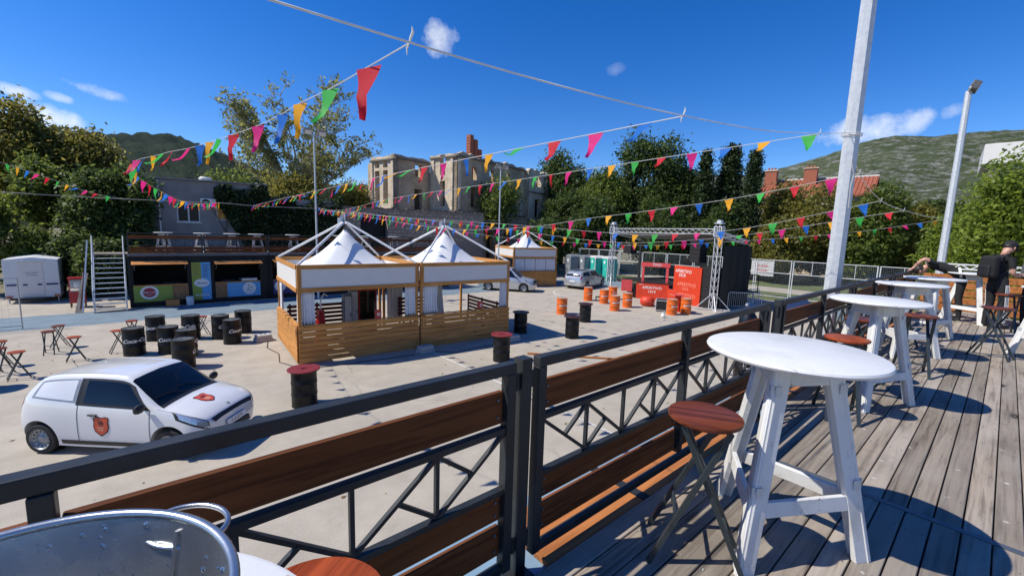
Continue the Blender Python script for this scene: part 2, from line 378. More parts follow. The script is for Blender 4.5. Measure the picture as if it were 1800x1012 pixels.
# ---- one railing panel (frame + boards + lattice), origin at its left foot
def railing_panel(L):
    r = empty('railing'); T = 3.722 - DECK
    w = .05
    MB().box((w / 2, 0, (T - .05) / 2), (w, w, T - .05)).build('post', M_steel, r, bevel=.004)
    MB().box((L - w / 2, 0, (T - .05) / 2), (w, w, T - .05)).build('post', M_steel, r, bevel=.004)
    MB().box((L / 2, -.003, (T - .05) / 2 + .035), (.045, .055, T - .121)).build('post', M_steel, r, bevel=.004)
    MB().box((L / 2, 0, T - .0248), (L, .052, .05)).build('top_rail', M_steel, r, bevel=.005)
    for z, h in ((.713, .03), (.418, .028), (.018, .044)):
        MB().box((L / 2, 0, z), (L - 2 * w - .002, .036, h)).build('cross_rail', M_steel, r, bevel=.003)
    for z0, z1 in ((.742, .893), (.270, .402), (.086, .238)):
        for a, b in ((w + .004, L / 2 - .026), (L / 2 + .026, L - w - .004)):
            MB().span((a, .004, z0), (b, .030, z1)).build('board', M_railboard, r, bevel=.004)
    bo = MB()
    for z0, z1 in ((.742, .893), (.270, .402), (.086, .238)):
        for x in (.085, L / 2 - .06, L / 2 + .06, L - .085):
            for z in (z0 + .035, z1 - .035): bo.cyl((x, .0045, z), (x, -.002, z), .007, n=8)
    o = bo.build('bolts', M_strip, r); o['kind'] = 'stuff'
    zt, zb = .697, .433
    for half in (0, 1):
        x0 = w if half == 0 else L / 2 + .0225; x1 = L / 2 - .0225 if half == 0 else L - w
        q = (x1 - x0) / 4; X = [x0 + q * i for i in range(5)]
        segs = [((X[i], zb), (X[i], zt)) for i in (1, 2, 3)]
        segs += [((X[0], zt), (X[1], zb)), ((X[1], zt), ((X[0] + X[1]) / 2, (zt + zb) / 2)),
                 ((X[1], zt), (X[2], zb)), ((X[1], zb), ((X[1] + X[2]) / 2, (zt + zb) / 2)),
                 ((X[2], zb), (X[3], zt)), ((X[3], zb), ((X[2] + X[3]) / 2, (zt + zb) / 2)),
                 ((X[3], zb), (X[4], zt)), ((X[3], zt), ((X[3] + X[4]) / 2, (zt + zb) / 2))]
        for i, (p, s_) in enumerate(segs):
            MB().bar((p[0], .002 * (i % 3 - 1), p[1]), (s_[0], .002 * (i % 3 - 1), s_[1]), .017, .019, (0, 1, 0)).build('lattice_bar', M_steel, r)
    return r
RX = [(-1.665, 'dark steel railing panel with stained boards, behind the tin bucket'), (1.385, 'dark steel railing panel with stained boards beside the nearest stool and table'),
      (4.77, 'dark steel railing panel with boards beside the second white table'), (7.82, 'dark steel railing panel beside the third and fourth white tables'), (11.1, 'farthest dark steel railing panel, where someone leans over')]
p0 = railing_panel(2.905)
for i, (x, lab) in enumerate(RX):
    o = p0 if i == 0 else copy_tree(p0)
    o.location = (x, 1.40, DECK); tag(o, lab, 'railing', 'railing panels along the terrace edge')
for i, (x, lab) in enumerate([(1.312, 'square steel gate post between the two nearest railing panels'), (4.40, 'steel post beside the black lettered cylinder at the railing gap'), (4.70, 'steel post at the start of the second table railing panel'), (7.745, 'steel post between the railing panels beyond the second table'), (11.03, 'farthest steel post of the terrace railing')]):
    r = empty('railing_post', (x, 1.415, 2.6)); tag(r, lab, 'post', 'posts between railing panels')
    m = MB().wall((-.031, -.031), (1, 0), .062, 0, 1.125, .062, []); m.build('tube', M_steel, r, bevel=.004)
    for z in (.2, 1.02):
        for s_ in (-1, 1): MB().cyl((s_ * .045, -.012, z - .04), (s_ * .045, -.012, z + .04), .012, n=8).build('hinge', M_steel, r)
    MB().box((0, 0, .006), (.14, .12, .012)).build('base_plate', M_steel, r)
# end of the terrace: boarded rail with a white truss on top
r = empty('end_railing', (14.75, 0, DECK)); tag(r, 'boarded railing topped by a white truss at the far end of the terrace', 'railing')
for k, z in enumerate((.13, .31, .49, .67, .85)):
    for ya, yb in ((-3.2, -1.05), (-1.0, 1.32)): MB().span((0, ya, z - .075), (.03, yb, z + .075)).build('board', M_ledge, r, bevel=.004)
for y in (-3.15, -1.02, 1.3): MB().box((.06, y, .53), (.06, .06, 1.06)).build('post', M_steel, r)
M_white = mat('white_painted_wood', (.68, .68, .665), .5, 0, .05, 7, dirt=(.38, .35, .31), dirtamt=.6, bmp=.2, chips=(.30, .25, .19))
M_top = mat('white_painted_table_top', (.68, .685, .68), .42, 0, .04, 5, dirt=(.44, .42, .38), dirtamt=.5, bmp=.12, chips=(.42, .38, .33))
def add_seams(m):
    n, l = m.node_tree.nodes, m.node_tree.links; b = n['Principled BSDF']; src = b.inputs['Base Color'].links[0].from_socket
    t = n.new('ShaderNodeTexCoord'); sp = n.new('ShaderNodeSeparateXYZ'); l.new(t.outputs['Object'], sp.inputs[0]); pp = n.new('ShaderNodeMath'); pp.operation = 'PINGPONG'; pp.inputs[1].default_value = .095; l.new(sp.outputs[0], pp.inputs[0])
    nz = noise(n, l, t.outputs['Object'], 5, 4); k = ramp(n, l, pp.outputs[0], [(.0005, (.42,) * 3), (.0018, (0,) * 3)]); k2 = mixcol(n, l, 1., k, ramp(n, l, nz, [(.42, (0,) * 3), (.6, (1,) * 3)]), 'MULTIPLY'); l.new(mixcol(n, l, k2, src, (.20, .18, .16)), b.inputs['Base Color'])
add_seams(M_top)
M_whitemetal = mat('white_painted_metal', (.66, .67, .67), .45, .1, .06, 8)
tb = MB()
for z in (1.06, 1.17): 
    for x in (0, .18): tb.cyl((x, -3.2, z), (x, 1.32, z), .013, n=8)
for k in range(30):
    y = -3.2 + 4.5 * k / 30
    for x in (0, .18): tb.cyl((x, y, 1.06 if k % 2 else 1.17), (x, y + .15, 1.17 if k % 2 else 1.06), .011, n=6)
tb.build('truss', M_whitemetal, r)

# ---- round folding bar table on three hinged trapezoid frames
def bar_table():
    r = empty('bar_table')
    TH = 1.05
    MB().lathe([(0, TH - .030), (.385, TH - .030), (.397, TH - .024), (.402, TH - .014), (.397, TH - .004), (.388, TH), (0, TH)], 64).build('table_top', M_top, r, smooth=35)
    rad = lambda h: .455 - (.455 - .225) * h / 1.02
    ang = [R_(180), R_(-62), R_(60)]
    P = lambda i, h: Vector((rad(h) * math.cos(ang[i]), rad(h) * math.sin(ang[i]), h))
    for a, b in ((0, 1), (1, 2), (2, 0)):
        n_ = (P(b, 0) - P(a, 0)).cross(P(a, 1) - P(a, 0)).normalized()
        if n_.dot(P(a, .5)) > 0: n_ = -n_
        for i, j in ((a, b), (b, a)):
            q = []
            for h in (0, 1.018):
                e = (P(j, h) - P(i, h)).normalized()
                q += [P(i, h) + e * .010, P(i, h) + e * .100]
            m = MB(); f = [q[0], q[1], q[3], q[2]]; m.add(f + [p + n_ * .030 for p in f], [(3, 2, 1, 0), (4, 5, 6, 7), (0, 1, 5, 4), (1, 2, 6, 5), (2, 3, 7, 6), (3, 0, 4, 7)])
            m.build('leg', M_white, r, bevel=.003)
        for h0, h1, nm in ((.27, .345, 'stretcher'), (.90, 1.016, 'top_board')):
            q = []
            for h in (h0, h1):
                e = (P(b, h) - P(a, h)).normalized(); ins = .101
                q += [P(a, h) + e * ins, P(b, h) - e * ins]
            f = [q[0] + n_ * .002, q[1] + n_ * .002, q[3] + n_ * .002, q[2] + n_ * .002]; m = MB(); m.add(f + [p + n_ * .026 for p in f], [(3, 2, 1, 0), (4, 5, 6, 7), (0, 1, 5, 4), (1, 2, 6, 5), (2, 3, 7, 6), (3, 0, 4, 7)])
            m.build(nm, M_white, r, bevel=.003)
    for i in range(3):
        for h in (.40, .88):
            p = P(i, h) * 1.0; d = Vector((math.cos(ang[i]), math.sin(ang[i]), 0)); t = Vector((-d.y, d.x, 0))
            m = MB().cyl(p - d * .008 - Vector((0, 0, .03)), p - d * .008 + Vector((0, 0, .03)), .006, n=8)
            for s_ in (-1, 1): m.box(p - d * .030 + t * s_ * .024, (.034, .004, .05), ang[i] + s_ * R_(149))
            o = m.build('hinge', M_galv, r)
    return r
bt = bar_table()
TB = [((-.22, .55), 0, 'white round bar table under the galvanised bucket at the bottom left corner'),
      ((2.50, .665), 0, 'large white round bar table nearest the camera on the terrace'),
      ((5.53, .79), .15, 'second white round bar table along the railing, over the red stool'),
      ((8.36, .86), -.1, 'third white round bar table from the camera along the railing'),
      ((10.3, .78), .25, 'fourth white round bar table, in front of the bending person'),
      ((13.3, .42), .6, 'farthest white round bar table, beside the boarded end railing'),
      ((9.88, -.58), .35, 'white bar table cut off at the right edge, leg behind the dark stool')]
for i, ((x, y), rz, lab) in enumerate(TB):
    o = bt if i == 0 else copy_tree(bt); o.location = (x, y, DECK); o.rotation_euler = (0, 0, rz); tag(o, lab, 'table', 'white folding bar tables on the terrace')

# ---- folding stool
M_seat = wood('varnished_red_seat', (.165, .040, .016), (.055, .012, .005), 0, .4, .15, 20, knots=False, coat=.12)
M_seat2 = wood('orange_red_seat', (.32, .062, .018), (.15, .026, .008), 0, .4, .15, 20, knots=False, coat=.12)
M_stoolleg = mat('slate_stool_leg', (.042, .055, .062), .4, .4, .15, 9)
def stool(seat, legm):
    r = empty('folding_stool'); h = .745
    MB().lathe([(0, h - .028), (.160, h - .028), (.171, h - .020), (.173, h - .010), (.170, h - .003), (.160, h), (0, h)], 40).build('seat', seat, r, smooth=35)
    for s_, yy in ((1, .112), (-1, .088)):
        top = (-.105 * s_, 0, h - .034); bot = (.215 * s_, 0, 0)
        at_ = lambda t: tuple(a + (b - a) * t for a, b in zip(top, bot))
        for y in (-yy, yy): 
            p, q = at_(0), at_(1); MB().bar((p[0], y, p[2]), (q[0], y * 1.35, q[2]), .027, .022, (1, 0, 0)).build('leg', legm, r)
        p = at_(.02); MB().bar((p[0], -yy, p[2]), (p[0], yy, p[2]), .02, .012).build('seat_bar', legm, r)
        p = at_(.66 if s_ > 0 else .78); k = 1 + .35 * (.66 if s_ > 0 else .78)
        MB().cyl((p[0], -yy * k, p[2]), (p[0], yy * k, p[2]), .009, n=8).build('footrest', legm, r)
    for y in (-.118, .118): MB().cyl((0, y * 1.02, .476), (0, y * 1.16, .476), .010, n=8).build('pivot_bolt', M_galv, r)
    return r
st_d = stool(M_seat, M_stoolleg); st_o = stool(M_seat2, M_stoolleg); used = set()
ST = [(st_d, (2.05, .88), 2.1, 'reddish brown round stool with crossed legs beside the nearest white table'),
      (st_o, (.23, .925), .6, 'orange red stool seat showing at the bottom beside the bucket table'),
      (st_o, (4.83, .87), .4, 'orange red stool seat peeking over the edge of the nearest table'),
      (st_d, (6.25, 1.0), 1.4, 'dark stool tucked between the legs of the second table'),
      (st_d, (7.25, .62), .3, 'dark crossed leg stool between the second and third tables'),
      (st_d, (9.15, 1.0), 1.0, 'dark stool standing behind the third table'),
      (st_d, (9.33, .0), 1.35, 'dark brown stool in front of the person with striped trousers'),
      (st_d, (12.2, -.1), .2, 'dark stool behind the person with striped trousers')]
for pr, (x, y), rz, lab in ST:
    o = pr if pr.name not in used else copy_tree(pr); used.add(pr.name)
    o.location = (x, y, DECK); o.rotation_euler = (0, 0, rz); tag(o, lab, 'stool', 'folding stools on the terrace')

# ---- galvanised bucket with ring handle and water drops
M_bucket = mat('wet_galvanised_tin', (.50, .51, .51), .27, .9, .25, 10, bmp=.06, dirt=(.26, .28, .29), dirtamt=.5)
M_glass = None
m_, n_, l_, b_ = newmat('water_drop'); b_.inputs['Base Color'].default_value = (1, 1, 1, 1); b_.inputs['Roughness'].default_value = .0; b_.inputs['Transmission Weight'].default_value = 1; b_.inputs['IOR'].default_value = 1.33; M_drop = m_
BK = empty('tin_bucket', (-.122, .432, DECK + 1.05)); tag(BK, 'galvanised tin bucket beaded with water on the table at bottom left', 'bucket')
H_ = .245; rb, rt = .118, .166
rr = lambda z: rb + (rt - rb) * z / H_
prof = [(0, .004), (rb, .004)] + [(rr(z) + (.0035 * max(0, math.cos(min(1, abs(z - .140) / .010) * math.pi / 2)) + .0035 * max(0, math.cos(min(1, abs(z - .165) / .010) * math.pi / 2))), z) for z in np.linspace(.01, H_, 110)]
inn = [(r - .0022, z) for r, z in prof[::-1] if r > 0]; 
MB().lathe(prof + inn + [(0, .008)], 96).build('shell', M_bucket, BK, smooth=40)
MB().tube([((rt + .001) * math.cos(t), (rt + .001) * math.sin(t), H_) for t in np.linspace(0, 2 * math.pi, 96, endpoint=False)], .0048, 10, True).build('rolled_rim', M_bucket, BK, smooth=60)
sa = R_(35); MB().bar(((rr(.02) - .004) * math.cos(sa), (rr(.02) - .004) * math.sin(sa), .02), ((rr(.235) - .004) * math.cos(sa), (rr(.235) - .003) * math.sin(sa), .235), .0035, .0025, (math.cos(sa), math.sin(sa), 0)).build('seam', M_bucket, BK)
ha = R_(41); hc = Vector(((rt + .010) * math.cos(ha), (rt + .010) * math.sin(ha), H_ - .026)); e_r = Vector((math.cos(ha), math.sin(ha), .10)).normalized(); e_t = Vector((-math.sin(ha), math.cos(ha), 0))
MB().tube([hc + e_r * (.030 * math.cos(t) + .010) + e_t * (.043 * math.sin(t)) for t in np.linspace(0, 2 * math.pi, 40, endpoint=False)], .0030, 8, True).build('ring_handle', M_bucket, BK, smooth=60)
MB().bar(hc - e_t * .018 - e_r * .002, hc + e_t * .018 - e_r * .002, .008, .016).build('handle_lug', M_bucket, BK, bevel=.003)
dm = MB()
for k in range(420):
    a = random.uniform(R_(-15), R_(150)); z = random.uniform(.05, .238); r = rr(z) - .0018; s_ = random.choice((.0009, .0012, .0016, .0022, .0032)) * random.uniform(.7, 1.2)
    c = Vector((r * math.cos(a), r * math.sin(a), z)); nrm = -Vector((math.cos(a), math.sin(a), 0)); t1 = Vector((-math.sin(a), math.cos(a), 0)); t2 = Vector((0, 0, 1))
    vs = []; 
    for i, (q, hh) in enumerate(((1, 0), (.8, .45), (.45, .7))):
        for j in range(8): th = 2 * math.pi * j / 8; vs.append(c + t1 * (s_ * q * math.cos(th)) + t2 * (s_ * q * 1.25 * math.sin(th)) + nrm * (s_ * hh))
    vs.append(c + nrm * s_ * .8)
    fs = [(i * 8 + j, i * 8 + (j + 1) % 8, (i + 1) * 8 + (j + 1) % 8, (i + 1) * 8 + j) for i in range(2) for j in range(8)] + [(16 + j, 16 + (j + 1) % 8, 24) for j in range(8)]
    dm.add(vs, fs)
o = dm.build('water_drops', M_drop, BK, smooth=180); o['kind'] = 'stuff'
# ================================================================== CARS
M_carwhite = mat('white_car_paint', (.70, .70, .70), .22, 0, .02, 3, coat=1.)
M_carsilver = mat('silver_car_paint', (.52, .54, .56), .25, .55, .03, 3, coat=1.)
M_carglass = mat('dark_car_glass', (.006, .007, .008), .06, 0, .2, 2, spec=.5, coat=.1)
M_tyre = mat('tyre_rubber', (.018, .018, .018), .8, 0, .2, 20)
M_rim = mat('wheel_rim_grey', (.30, .31, .32), .4, .4, .1, 9)
M_blackplast = mat('black_plastic', (.014, .014, .015), .5, 0, .2, 20)
M_lamp = mat('headlamp_lens', (.55, .58, .60), .06, .5, .3, 30, spec=.8, coat=1.)
M_tail = mat('tail_lamp_red', (.25, .01, .01), .12, 0, .2, 20, coat=1.)
M_crest = mat('crest_orange_red', (.52, .07, .03), .4, 0, .25, 16)
M_crestdk = mat('crest_dark_border', (.09, .015, .012), .4, 0, .2, 16)
M_cream = mat('cream_print', (.78, .66, .45), .5, 0, .05, 9)
M_plate = mat('plate_white', (.75, .75, .75), .4, 0, .04, 9)
M_black = mat('black_gloss_paint', (.008, .008, .009), .3, 0, .2, 12, dirt=(.03, .03, .03), coat=.2)
HATCH = [  # x, p0..p7 (half width y, height z)
 (.02, (0, .30), (.42, .30), (.52, .36), (.56, .48), (.53, .60), (.48, .64), (.30, .66), (0, .665)),
 (.10, (0, .20), (.55, .20), (.66, .26), (.70, .48), (.66, .68), (.58, .735), (.35, .755), (0, .76)),
 (.30, (0, .17), (.66, .17), (.76, .25), (.795, .50), (.75, .76), (.66, .82), (.40, .85), (0, .86)),
 (.60, (0, .16), (.70, .16), (.79, .24), (.82, .54), (.775, .83), (.69, .885), (.42, .92), (0, .935)),
 (.88, (0, .16), (.70, .16), (.80, .24), (.825, .56), (.785, .88), (.70, .94), (.45, .975), (0, 1.0)),
 (1.15, (0, .16), (.70, .16), (.80, .24), (.825, .57), (.785, .91), (.665, 1.12), (.46, 1.18), (0, 1.215)),
 (1.50, (0, .16), (.70, .16), (.80, .24), (.825, .57), (.785, .92), (.605, 1.36), (.44, 1.425), (0, 1.455)),
 (1.85, (0, .16), (.70, .16), (.80, .24), (.825, .57), (.785, .93), (.59, 1.41), (.43, 1.465), (0, 1.485)),
 (2.40, (0, .16), (.70, .16), (.80, .24), (.825, .58), (.785, .95), (.59, 1.41), (.43, 1.46), (0, 1.48)),
 (2.90, (0, .17), (.70, .17), (.80, .25), (.83, .58), (.78, .975), (.585, 1.38), (.43, 1.425), (0, 1.445)),
 (3.20, (0, .19), (.68, .19), (.78, .27), (.82, .58), (.76, .99), (.57, 1.31), (.42, 1.36), (0, 1.385)),
 (3.40, (0, .21), (.65, .21), (.75, .28), (.79, .58), (.73, .98), (.60, 1.15), (.42, 1.20), (0, 1.23)),
 (3.50, (0, .25), (.60, .25), (.70, .32), (.75, .58), (.69, .86), (.60, .96), (.40, 1.0), (0, 1.02)),
 (3.55, (0, .30), (.50, .30), (.62, .36), (.66, .55), (.62, .72), (.55, .78), (.35, .82), (0, .83))]
def warp(tab, fx, fy, fz): return [(fx(r[0]),) + tuple((p[0] * fy, fz(p[1])) for p in r[1:]) for r in tab]
class Car:
    def __init__(s, tab):
        s.x = np.array([r[0] for r in tab]); s.r = np.array([[list(p) for p in r[1:]] for r in tab]); s.n = len(tab)
    def cr(s, A, u):
        i = int(min(max(math.floor(u), 0), len(A) - 2)); t = u - i
        p1, p2 = A[i], A[i + 1]; p0 = A[i - 1] if i > 0 else 2 * p1 - p2; p3 = A[i + 2] if i + 2 < len(A) else 2 * p2 - p1
        m1, m2 = (p2 - p0) * .5, (p3 - p1) * .5
        return (2 * t**3 - 3 * t**2 + 1) * p1 + (t**3 - 2 * t**2 + t) * m1 + (-2 * t**3 + 3 * t**2) * p2 + (t**3 - t**2) * m2
    def P(s, u, t, side=1):
        ring = s.cr(s.r, u); yz = s.cr(ring, t); x = s.cr(s.x, u)
        return Vector((float(x), side * max(0., float(yz[0])), float(yz[1])))
    def N(s, u, t, side=1):
        e = .04; a = s.P(min(u + e, s.n - 1), t, side) - s.P(max(u - e, 0), t, side); b = s.P(u, min(t + e, 7), side) - s.P(u, max(t - e, 0), side)
        n = a.cross(b)
        if n.length < 1e-9: return Vector((0, 0, 1))
        n.normalize(); c = Vector((s.P(u, t, side).x * 0 + 0, 0, .6)); q = s.P(u, t, side)
        out = Vector((0, q.y, q.z - .6)) + Vector((q.x - float(s.x.mean()), 0, 0)) * .25
        return n if n.dot(out) > 0 else -n
    def body(s, nu=64):
        m = MB(); ts = list(np.linspace(0, 7, 29)); rings = []
        for u in np.linspace(0, s.n - 1, nu):
            rings.append([s.P(u, t, 1) for t in ts] + [s.P(u, t, -1) for t in ts[-2:0:-1]])
        k = len(rings[0]); m.grid([p for r in rings for p in r], nu, k, True)
        m.f.append(tuple(range(k - 1, -1, -1))); m.f.append(tuple((nu - 1) * k + i for i in range(k))); return m
    def patch(s, quad, side=1, off=.004, nu=8, nv=5):       # quad: four (u,t) corners
        m = MB(); pts = []
        for i in range(nu):
            a = i / (nu - 1)
            for j in range(nv):
                b = j / (nv - 1)
                u = (quad[0][0] * (1 - a) + quad[1][0] * a) * (1 - b) + (quad[3][0] * (1 - a) + quad[2][0] * a) * b
                t = (quad[0][1] * (1 - a) + quad[1][1] * a) * (1 - b) + (quad[3][1] * (1 - a) + quad[2][1] * a) * b
                pts.append(s.P(u, t, side) + s.N(u, t, side) * off)
        m.grid(pts, nu, nv); return m
    def across(s, u0, u1, t0, t0b=None, off=.004, nu=8, nv=17): # symmetrical patch over the centre line
        m = MB(); pts = []; t0b = t0 if t0b is None else t0b
        for i in range(nu):
            a = i / (nu - 1)
            for j in range(nv):
                w = -1 + 2 * j / (nv - 1); tt = 7 - abs(w) * (7 - (t0 * (1 - a) + t0b * a)); u = u0 + (u1 - u0) * a
                sd = 1 if w >= 0 else -1; pts.append(s.P(u, tt, sd) + s.N(u, min(tt, 6.95), sd) * off)
        m.grid(pts, nu, nv); return m
    def inv(s, x, z, side=1, lo=2.0, hi=5.0):
        u = np.interp(x, s.x, np.arange(s.n)); best = min(np.linspace(lo, hi, 61), key=lambda t: abs(s.P(u, t).z - z)); return s.P(u, best, side) + s.N(u, best, side) * .006
    def top(s, x, y):
        u = np.interp(x, s.x, np.arange(s.n)); best = min(np.linspace(4.5, 7, 61), key=lambda t: abs(s.P(u, t).y - abs(y))); sd = 1 if y >= 0 else -1
        return s.P(u, best, sd) + s.N(u, min(best, 6.95), sd) * .006
SHIELD = [(-.5, .52), (-.3, .60), (0, .55), (.3, .60), (.5, .52), (.46, .25), (.5, -.05), (.42, -.32), (.2, -.52), (0, -.64), (-.2, -.52), (-.42, -.32), (-.5, -.05), (-.46, .25)]
def wheel(root, x, y, r, hub=True):
    w = empty('wheel', (x, y, r), 0, root); sd = 1 if y > 0 else -1; W_ = .17
    prof = [(r * .66, -W_ / 2), (r * .93, -W_ / 2), (r, -W_ * .34), (r, W_ * .34), (r * .93, W_ / 2), (r * .66, W_ / 2)]
    t = MB().lathe(prof, 36, closed=True).build('tyre', M_tyre, w, smooth=35); t.rotation_euler = (R_(90), 0, 0)
    rm = MB().lathe([(0, .02), (.055, .02), (.07, .005), (r * .42, -.008), (r * .5, .012), (r * .62, .018), (r * .67, .05), (r * .67, -.08), (0, -.08)], 32).build('rim', M_rim, w, smooth=35)
    rm.rotation_euler = (R_(-90) * sd, 0, 0); rm.location = (0, sd * .045, 0)
    hm = MB()
    for k in range(12):
        a = 2 * math.pi * k / 12; hm.box((math.cos(a) * r * .5, math.sin(a) * r * .5, .0165), (.03, .018, .006), a)
    h = hm.build('rim_slots', M_blackplast, w); h.rotation_euler = (R_(-90) * sd, 0, 0); h.location = (0, sd * .047, 0)
def make_car(name, label, cat, tab, loc, rz, paint, wx, wr=.285, kind='hatch'):
    K = Car(tab); r = empty(name, loc, rz); tag(r, label, cat)
    b = K.body().build('body', paint, r); HW = float(K.r[:, 3, 0].max())
    cut = MB()
    for x in wx:
        for sd in (-1, 1): cut.cyl((x, sd * (HW - .26), wr + .015), (x, sd * (HW + .2), wr + .015), wr + .062, n=40)
    co = cut.build('cutter', M_blackplast); bo = b.modifiers.new('arches', 'BOOLEAN'); bo.object = co; bo.operation = 'DIFFERENCE'; bo.solver = 'EXACT'
    bpy.context.view_layer.update(); co.location = (0, 0, 0)
    b.parent = None; bpy.context.view_layer.update()
    me = bpy.data.meshes.new_from_object(b.evaluated_get(bpy.context.evaluated_depsgraph_get())); b.modifiers.clear(); b.data = me; b.parent = r
    bpy.data.objects.remove(co); me.shade_smooth(); me.set_sharp_from_angle(angle=R_(32))
    lin_ = MB()
    for x in wx:
        for sd in (-1, 1): lin_.lathe([(wr + .055, 0), (wr + .055, .17)], 28, closed=False)
    for x in wx:
        for sd in (-1, 1):
            a = MB().cyl((x, sd * (HW - .255), wr + .015), (x, sd * (HW - .24), wr + .015), wr + .06, n=30); a.build('wheel_arch', M_blackplast, r)
            wheel(r, x, sd * (HW - .10), wr)
    K.across(4.12, 5.92, 5.08, 5.1).build('windscreen', M_carglass, r, smooth=60)
    for sd in (1, -1):
        d = empty('door', (0, 0, 0), 0, r)
        K.patch([(4.75, 4.12), (7.75, 4.12), (7.75, 4.86), (5.98, 4.86)], sd).build('window', M_carglass, d, smooth=60)
        sm = MB(); sm.tube([K.P(7.92, t, sd) + K.N(7.92, t, sd) * .001 for t in np.linspace(2.1, 4.9, 14)], .0045, 5); sm.tube([K.P(4.55, t, sd) + K.N(4.55, t, sd) * .001 for t in np.linspace(2.1, 4.0, 10)], .0045, 5); sm.build('seam', M_blackplast, d)
        hp = K.inv(float(K.x[7]) + .22, .80 * tab[4][4][1] / .56, sd, 3, 4); MB().box(hp + Vector((0, sd * .012, 0)), (.17, .03, .035)).build('handle', M_blackplast, d, bevel=.012)
        if kind == 'hatch': K.patch([(8.1, 4.16), (10.0, 4.2), (9.7, 4.78), (8.1, 4.86)], sd, .005).build('side_panel', paint, r, smooth=60); K.patch([(8.02, 4.10), (10.25, 4.14), (9.9, 4.9), (8.02, 4.92)], sd, .002).build('window_seal', M_blackplast if False else M_rim, r, smooth=60)
        else: K.patch([(8.05, 4.14), (10.3, 4.2), (9.9, 4.8), (8.05, 4.86)], sd).build('rear_window', M_carglass, r, smooth=60)
        K.patch([(.50, 3.45), (2.65, 3.82), (2.95, 4.45), (1.0, 4.2)], sd, .006).build('headlight', M_lamp, r, smooth=60)
        K.patch([(.40, 3.30), (2.85, 3.72), (3.25, 4.6), (.85, 4.36)], sd, .003).build('headlight_surround', M_blackplast, r, smooth=60)
        K.patch([(11.15, 3.9), (12.6, 3.9), (12.3, 4.7), (11.15, 4.7)], sd, .005).build('tail_light', M_tail, r, smooth=60)
        mp = K.P(4.9, 4.05, sd); mr = empty('mirror', mp, 0, r)
        MB().lathe([(0, -.10), (.05, -.085), (.07, -.03), (.07, .04), (.05, .085), (0, .095)], 16).build('housing', M_blackplast, mr, smooth=50).rotation_euler = (R_(90), 0, 0)
        mr.children[0].location = (-.02, sd * .13, .07); mr.children[0].scale = (.75, 1.15, 1.); MB().bar((0, 0, .02), (-.01, sd * .09, .06), .04, .03).build('stalk', M_blackplast, mr)
    K.across(11.1, 12.0, 5.2, 5.4).build('rear_glass', M_carglass, r, smooth=60)
    return r, K
car, K = make_car('delivery_car', 'small white delivery hatchback with red shield crests parked on the square', 'car', HATCH, (1.20, 9.63, 0), R_(137.5), M_carwhite, (.68, 3.10))
K.across(.02, .72, 4.6, 4.9, .006).build('grille', M_blackplast, car, smooth=60)
gm = MB(); pts = [K.P(u, 3.1, 1) for u in (0,)]
MB().span((-.012, -.40, .30), (.03, .40, .40)).build('air_intake', M_blackplast, car, bevel=.01)
pl = MB().box((-.016, 0, .50), (.014, .52, .115)).build('number_plate', M_plate, car, bevel=.003)
text('5-A-874', .10, lambda a, b: (-.0245, -a, .50 + b), M_black, car)
MB().cyl((.155, 0, .782), (.150, 0, .792), .035, n=20).build('round_badge', M_rim, car)
def crest(fn, sz, root):
    MB().add([fn(a * sz * 1.08, b * sz * 1.08, 0) for a, b in SHIELD], [tuple(range(len(SHIELD)))]).build('crest_border', M_crestdk, root)
    MB().add([fn(a * sz * .95, b * sz * .95, .0012) for a, b in SHIELD], [tuple(range(len(SHIELD)))]).build('crest', M_crest, root)
    vs, fs = text_mesh('ELITE', sz * .24, 0, .004); MB().add([fn(v.x, v.y - sz * .12, .0024) for v in vs], fs).build('lettering', M_cream, root)
    vs, fs = text_mesh('DELIVERY', sz * .10, 0, .002); MB().add([fn(v.x, v.y - sz * .28, .0024) for v in vs], fs).build('lettering', M_cream, root)
    MB().add([fn(sz * .2 * math.cos(t), sz * (.2 + .13 * math.sin(t)), .0024) for t in np.linspace(0, 2 * math.pi, 14, endpoint=False)], [tuple(range(14))]).build('emblem', M_crestdk, root)
def door_fn(a, b, o): p = K.inv(1.92 - a, .60 + b, 1); return p + Vector((0, o, 0))
def hood_fn(a, b, o): p = K.top(.52 + b, .10 + a); return p + Vector((0, 0, o))
crest(door_fn, .27, car); crest(hood_fn, .25, car)
MB().tube([(3.0, .12, 1.44), (3.06, .12, 1.50), (3.12, .12, 1.60)], .004, 5).build('aerial', M_blackplast, car)
for sd in (1, -1):
    K.patch([(4.7, 1.9), (8.55, 1.9), (8.55, 2.25), (4.7, 2.25)], sd, .004, 20, 4).build('sill_shadow_strip', M_blackplast, car, smooth=60)  # black strip laid along the sill in place of the shadow there
    K.patch([(4.45, 4.02), (8.0, 4.02), (8.0, 4.96), (5.7, 4.96)], sd, .002).build('window_rubber', M_blackplast, car, smooth=60)
    sm = MB(); sm.tube([K.P(u, 2.32, sd) + K.N(u, 2.32, sd) * .001 for u in np.linspace(4.55, 7.92, 16)], .004, 5); sm.build('door_seam', M_rim, car)
    sm = MB(); sm.tube([K.P(u, 4.45, sd) + K.N(u, 4.45, sd) * .001 for u in np.linspace(1.7, 4.1, 16)], .004, 5); sm.build('bonnet_seam', M_rim, car)
    fl_ = K.patch([(.9, 2.6), (1.9, 2.7), (1.9, 3.05), (.9, 3.0)], sd, .004).build('fog_lamp_recess', M_blackplast, car, smooth=60)
for y0 in (-.35, .12): 
    MB().tube([K.top(.93, y0), K.top(1.02, y0 + .25) + Vector((0, 0, .012)), K.top(1.05, y0 + .5) + Vector((0, 0, .012))], .008, 5).build('wiper', M_blackplast, car)
K.across(3.85, 4.13, 5.05, 5.08, .003).build('cowl', M_blackplast, car, smooth=60)
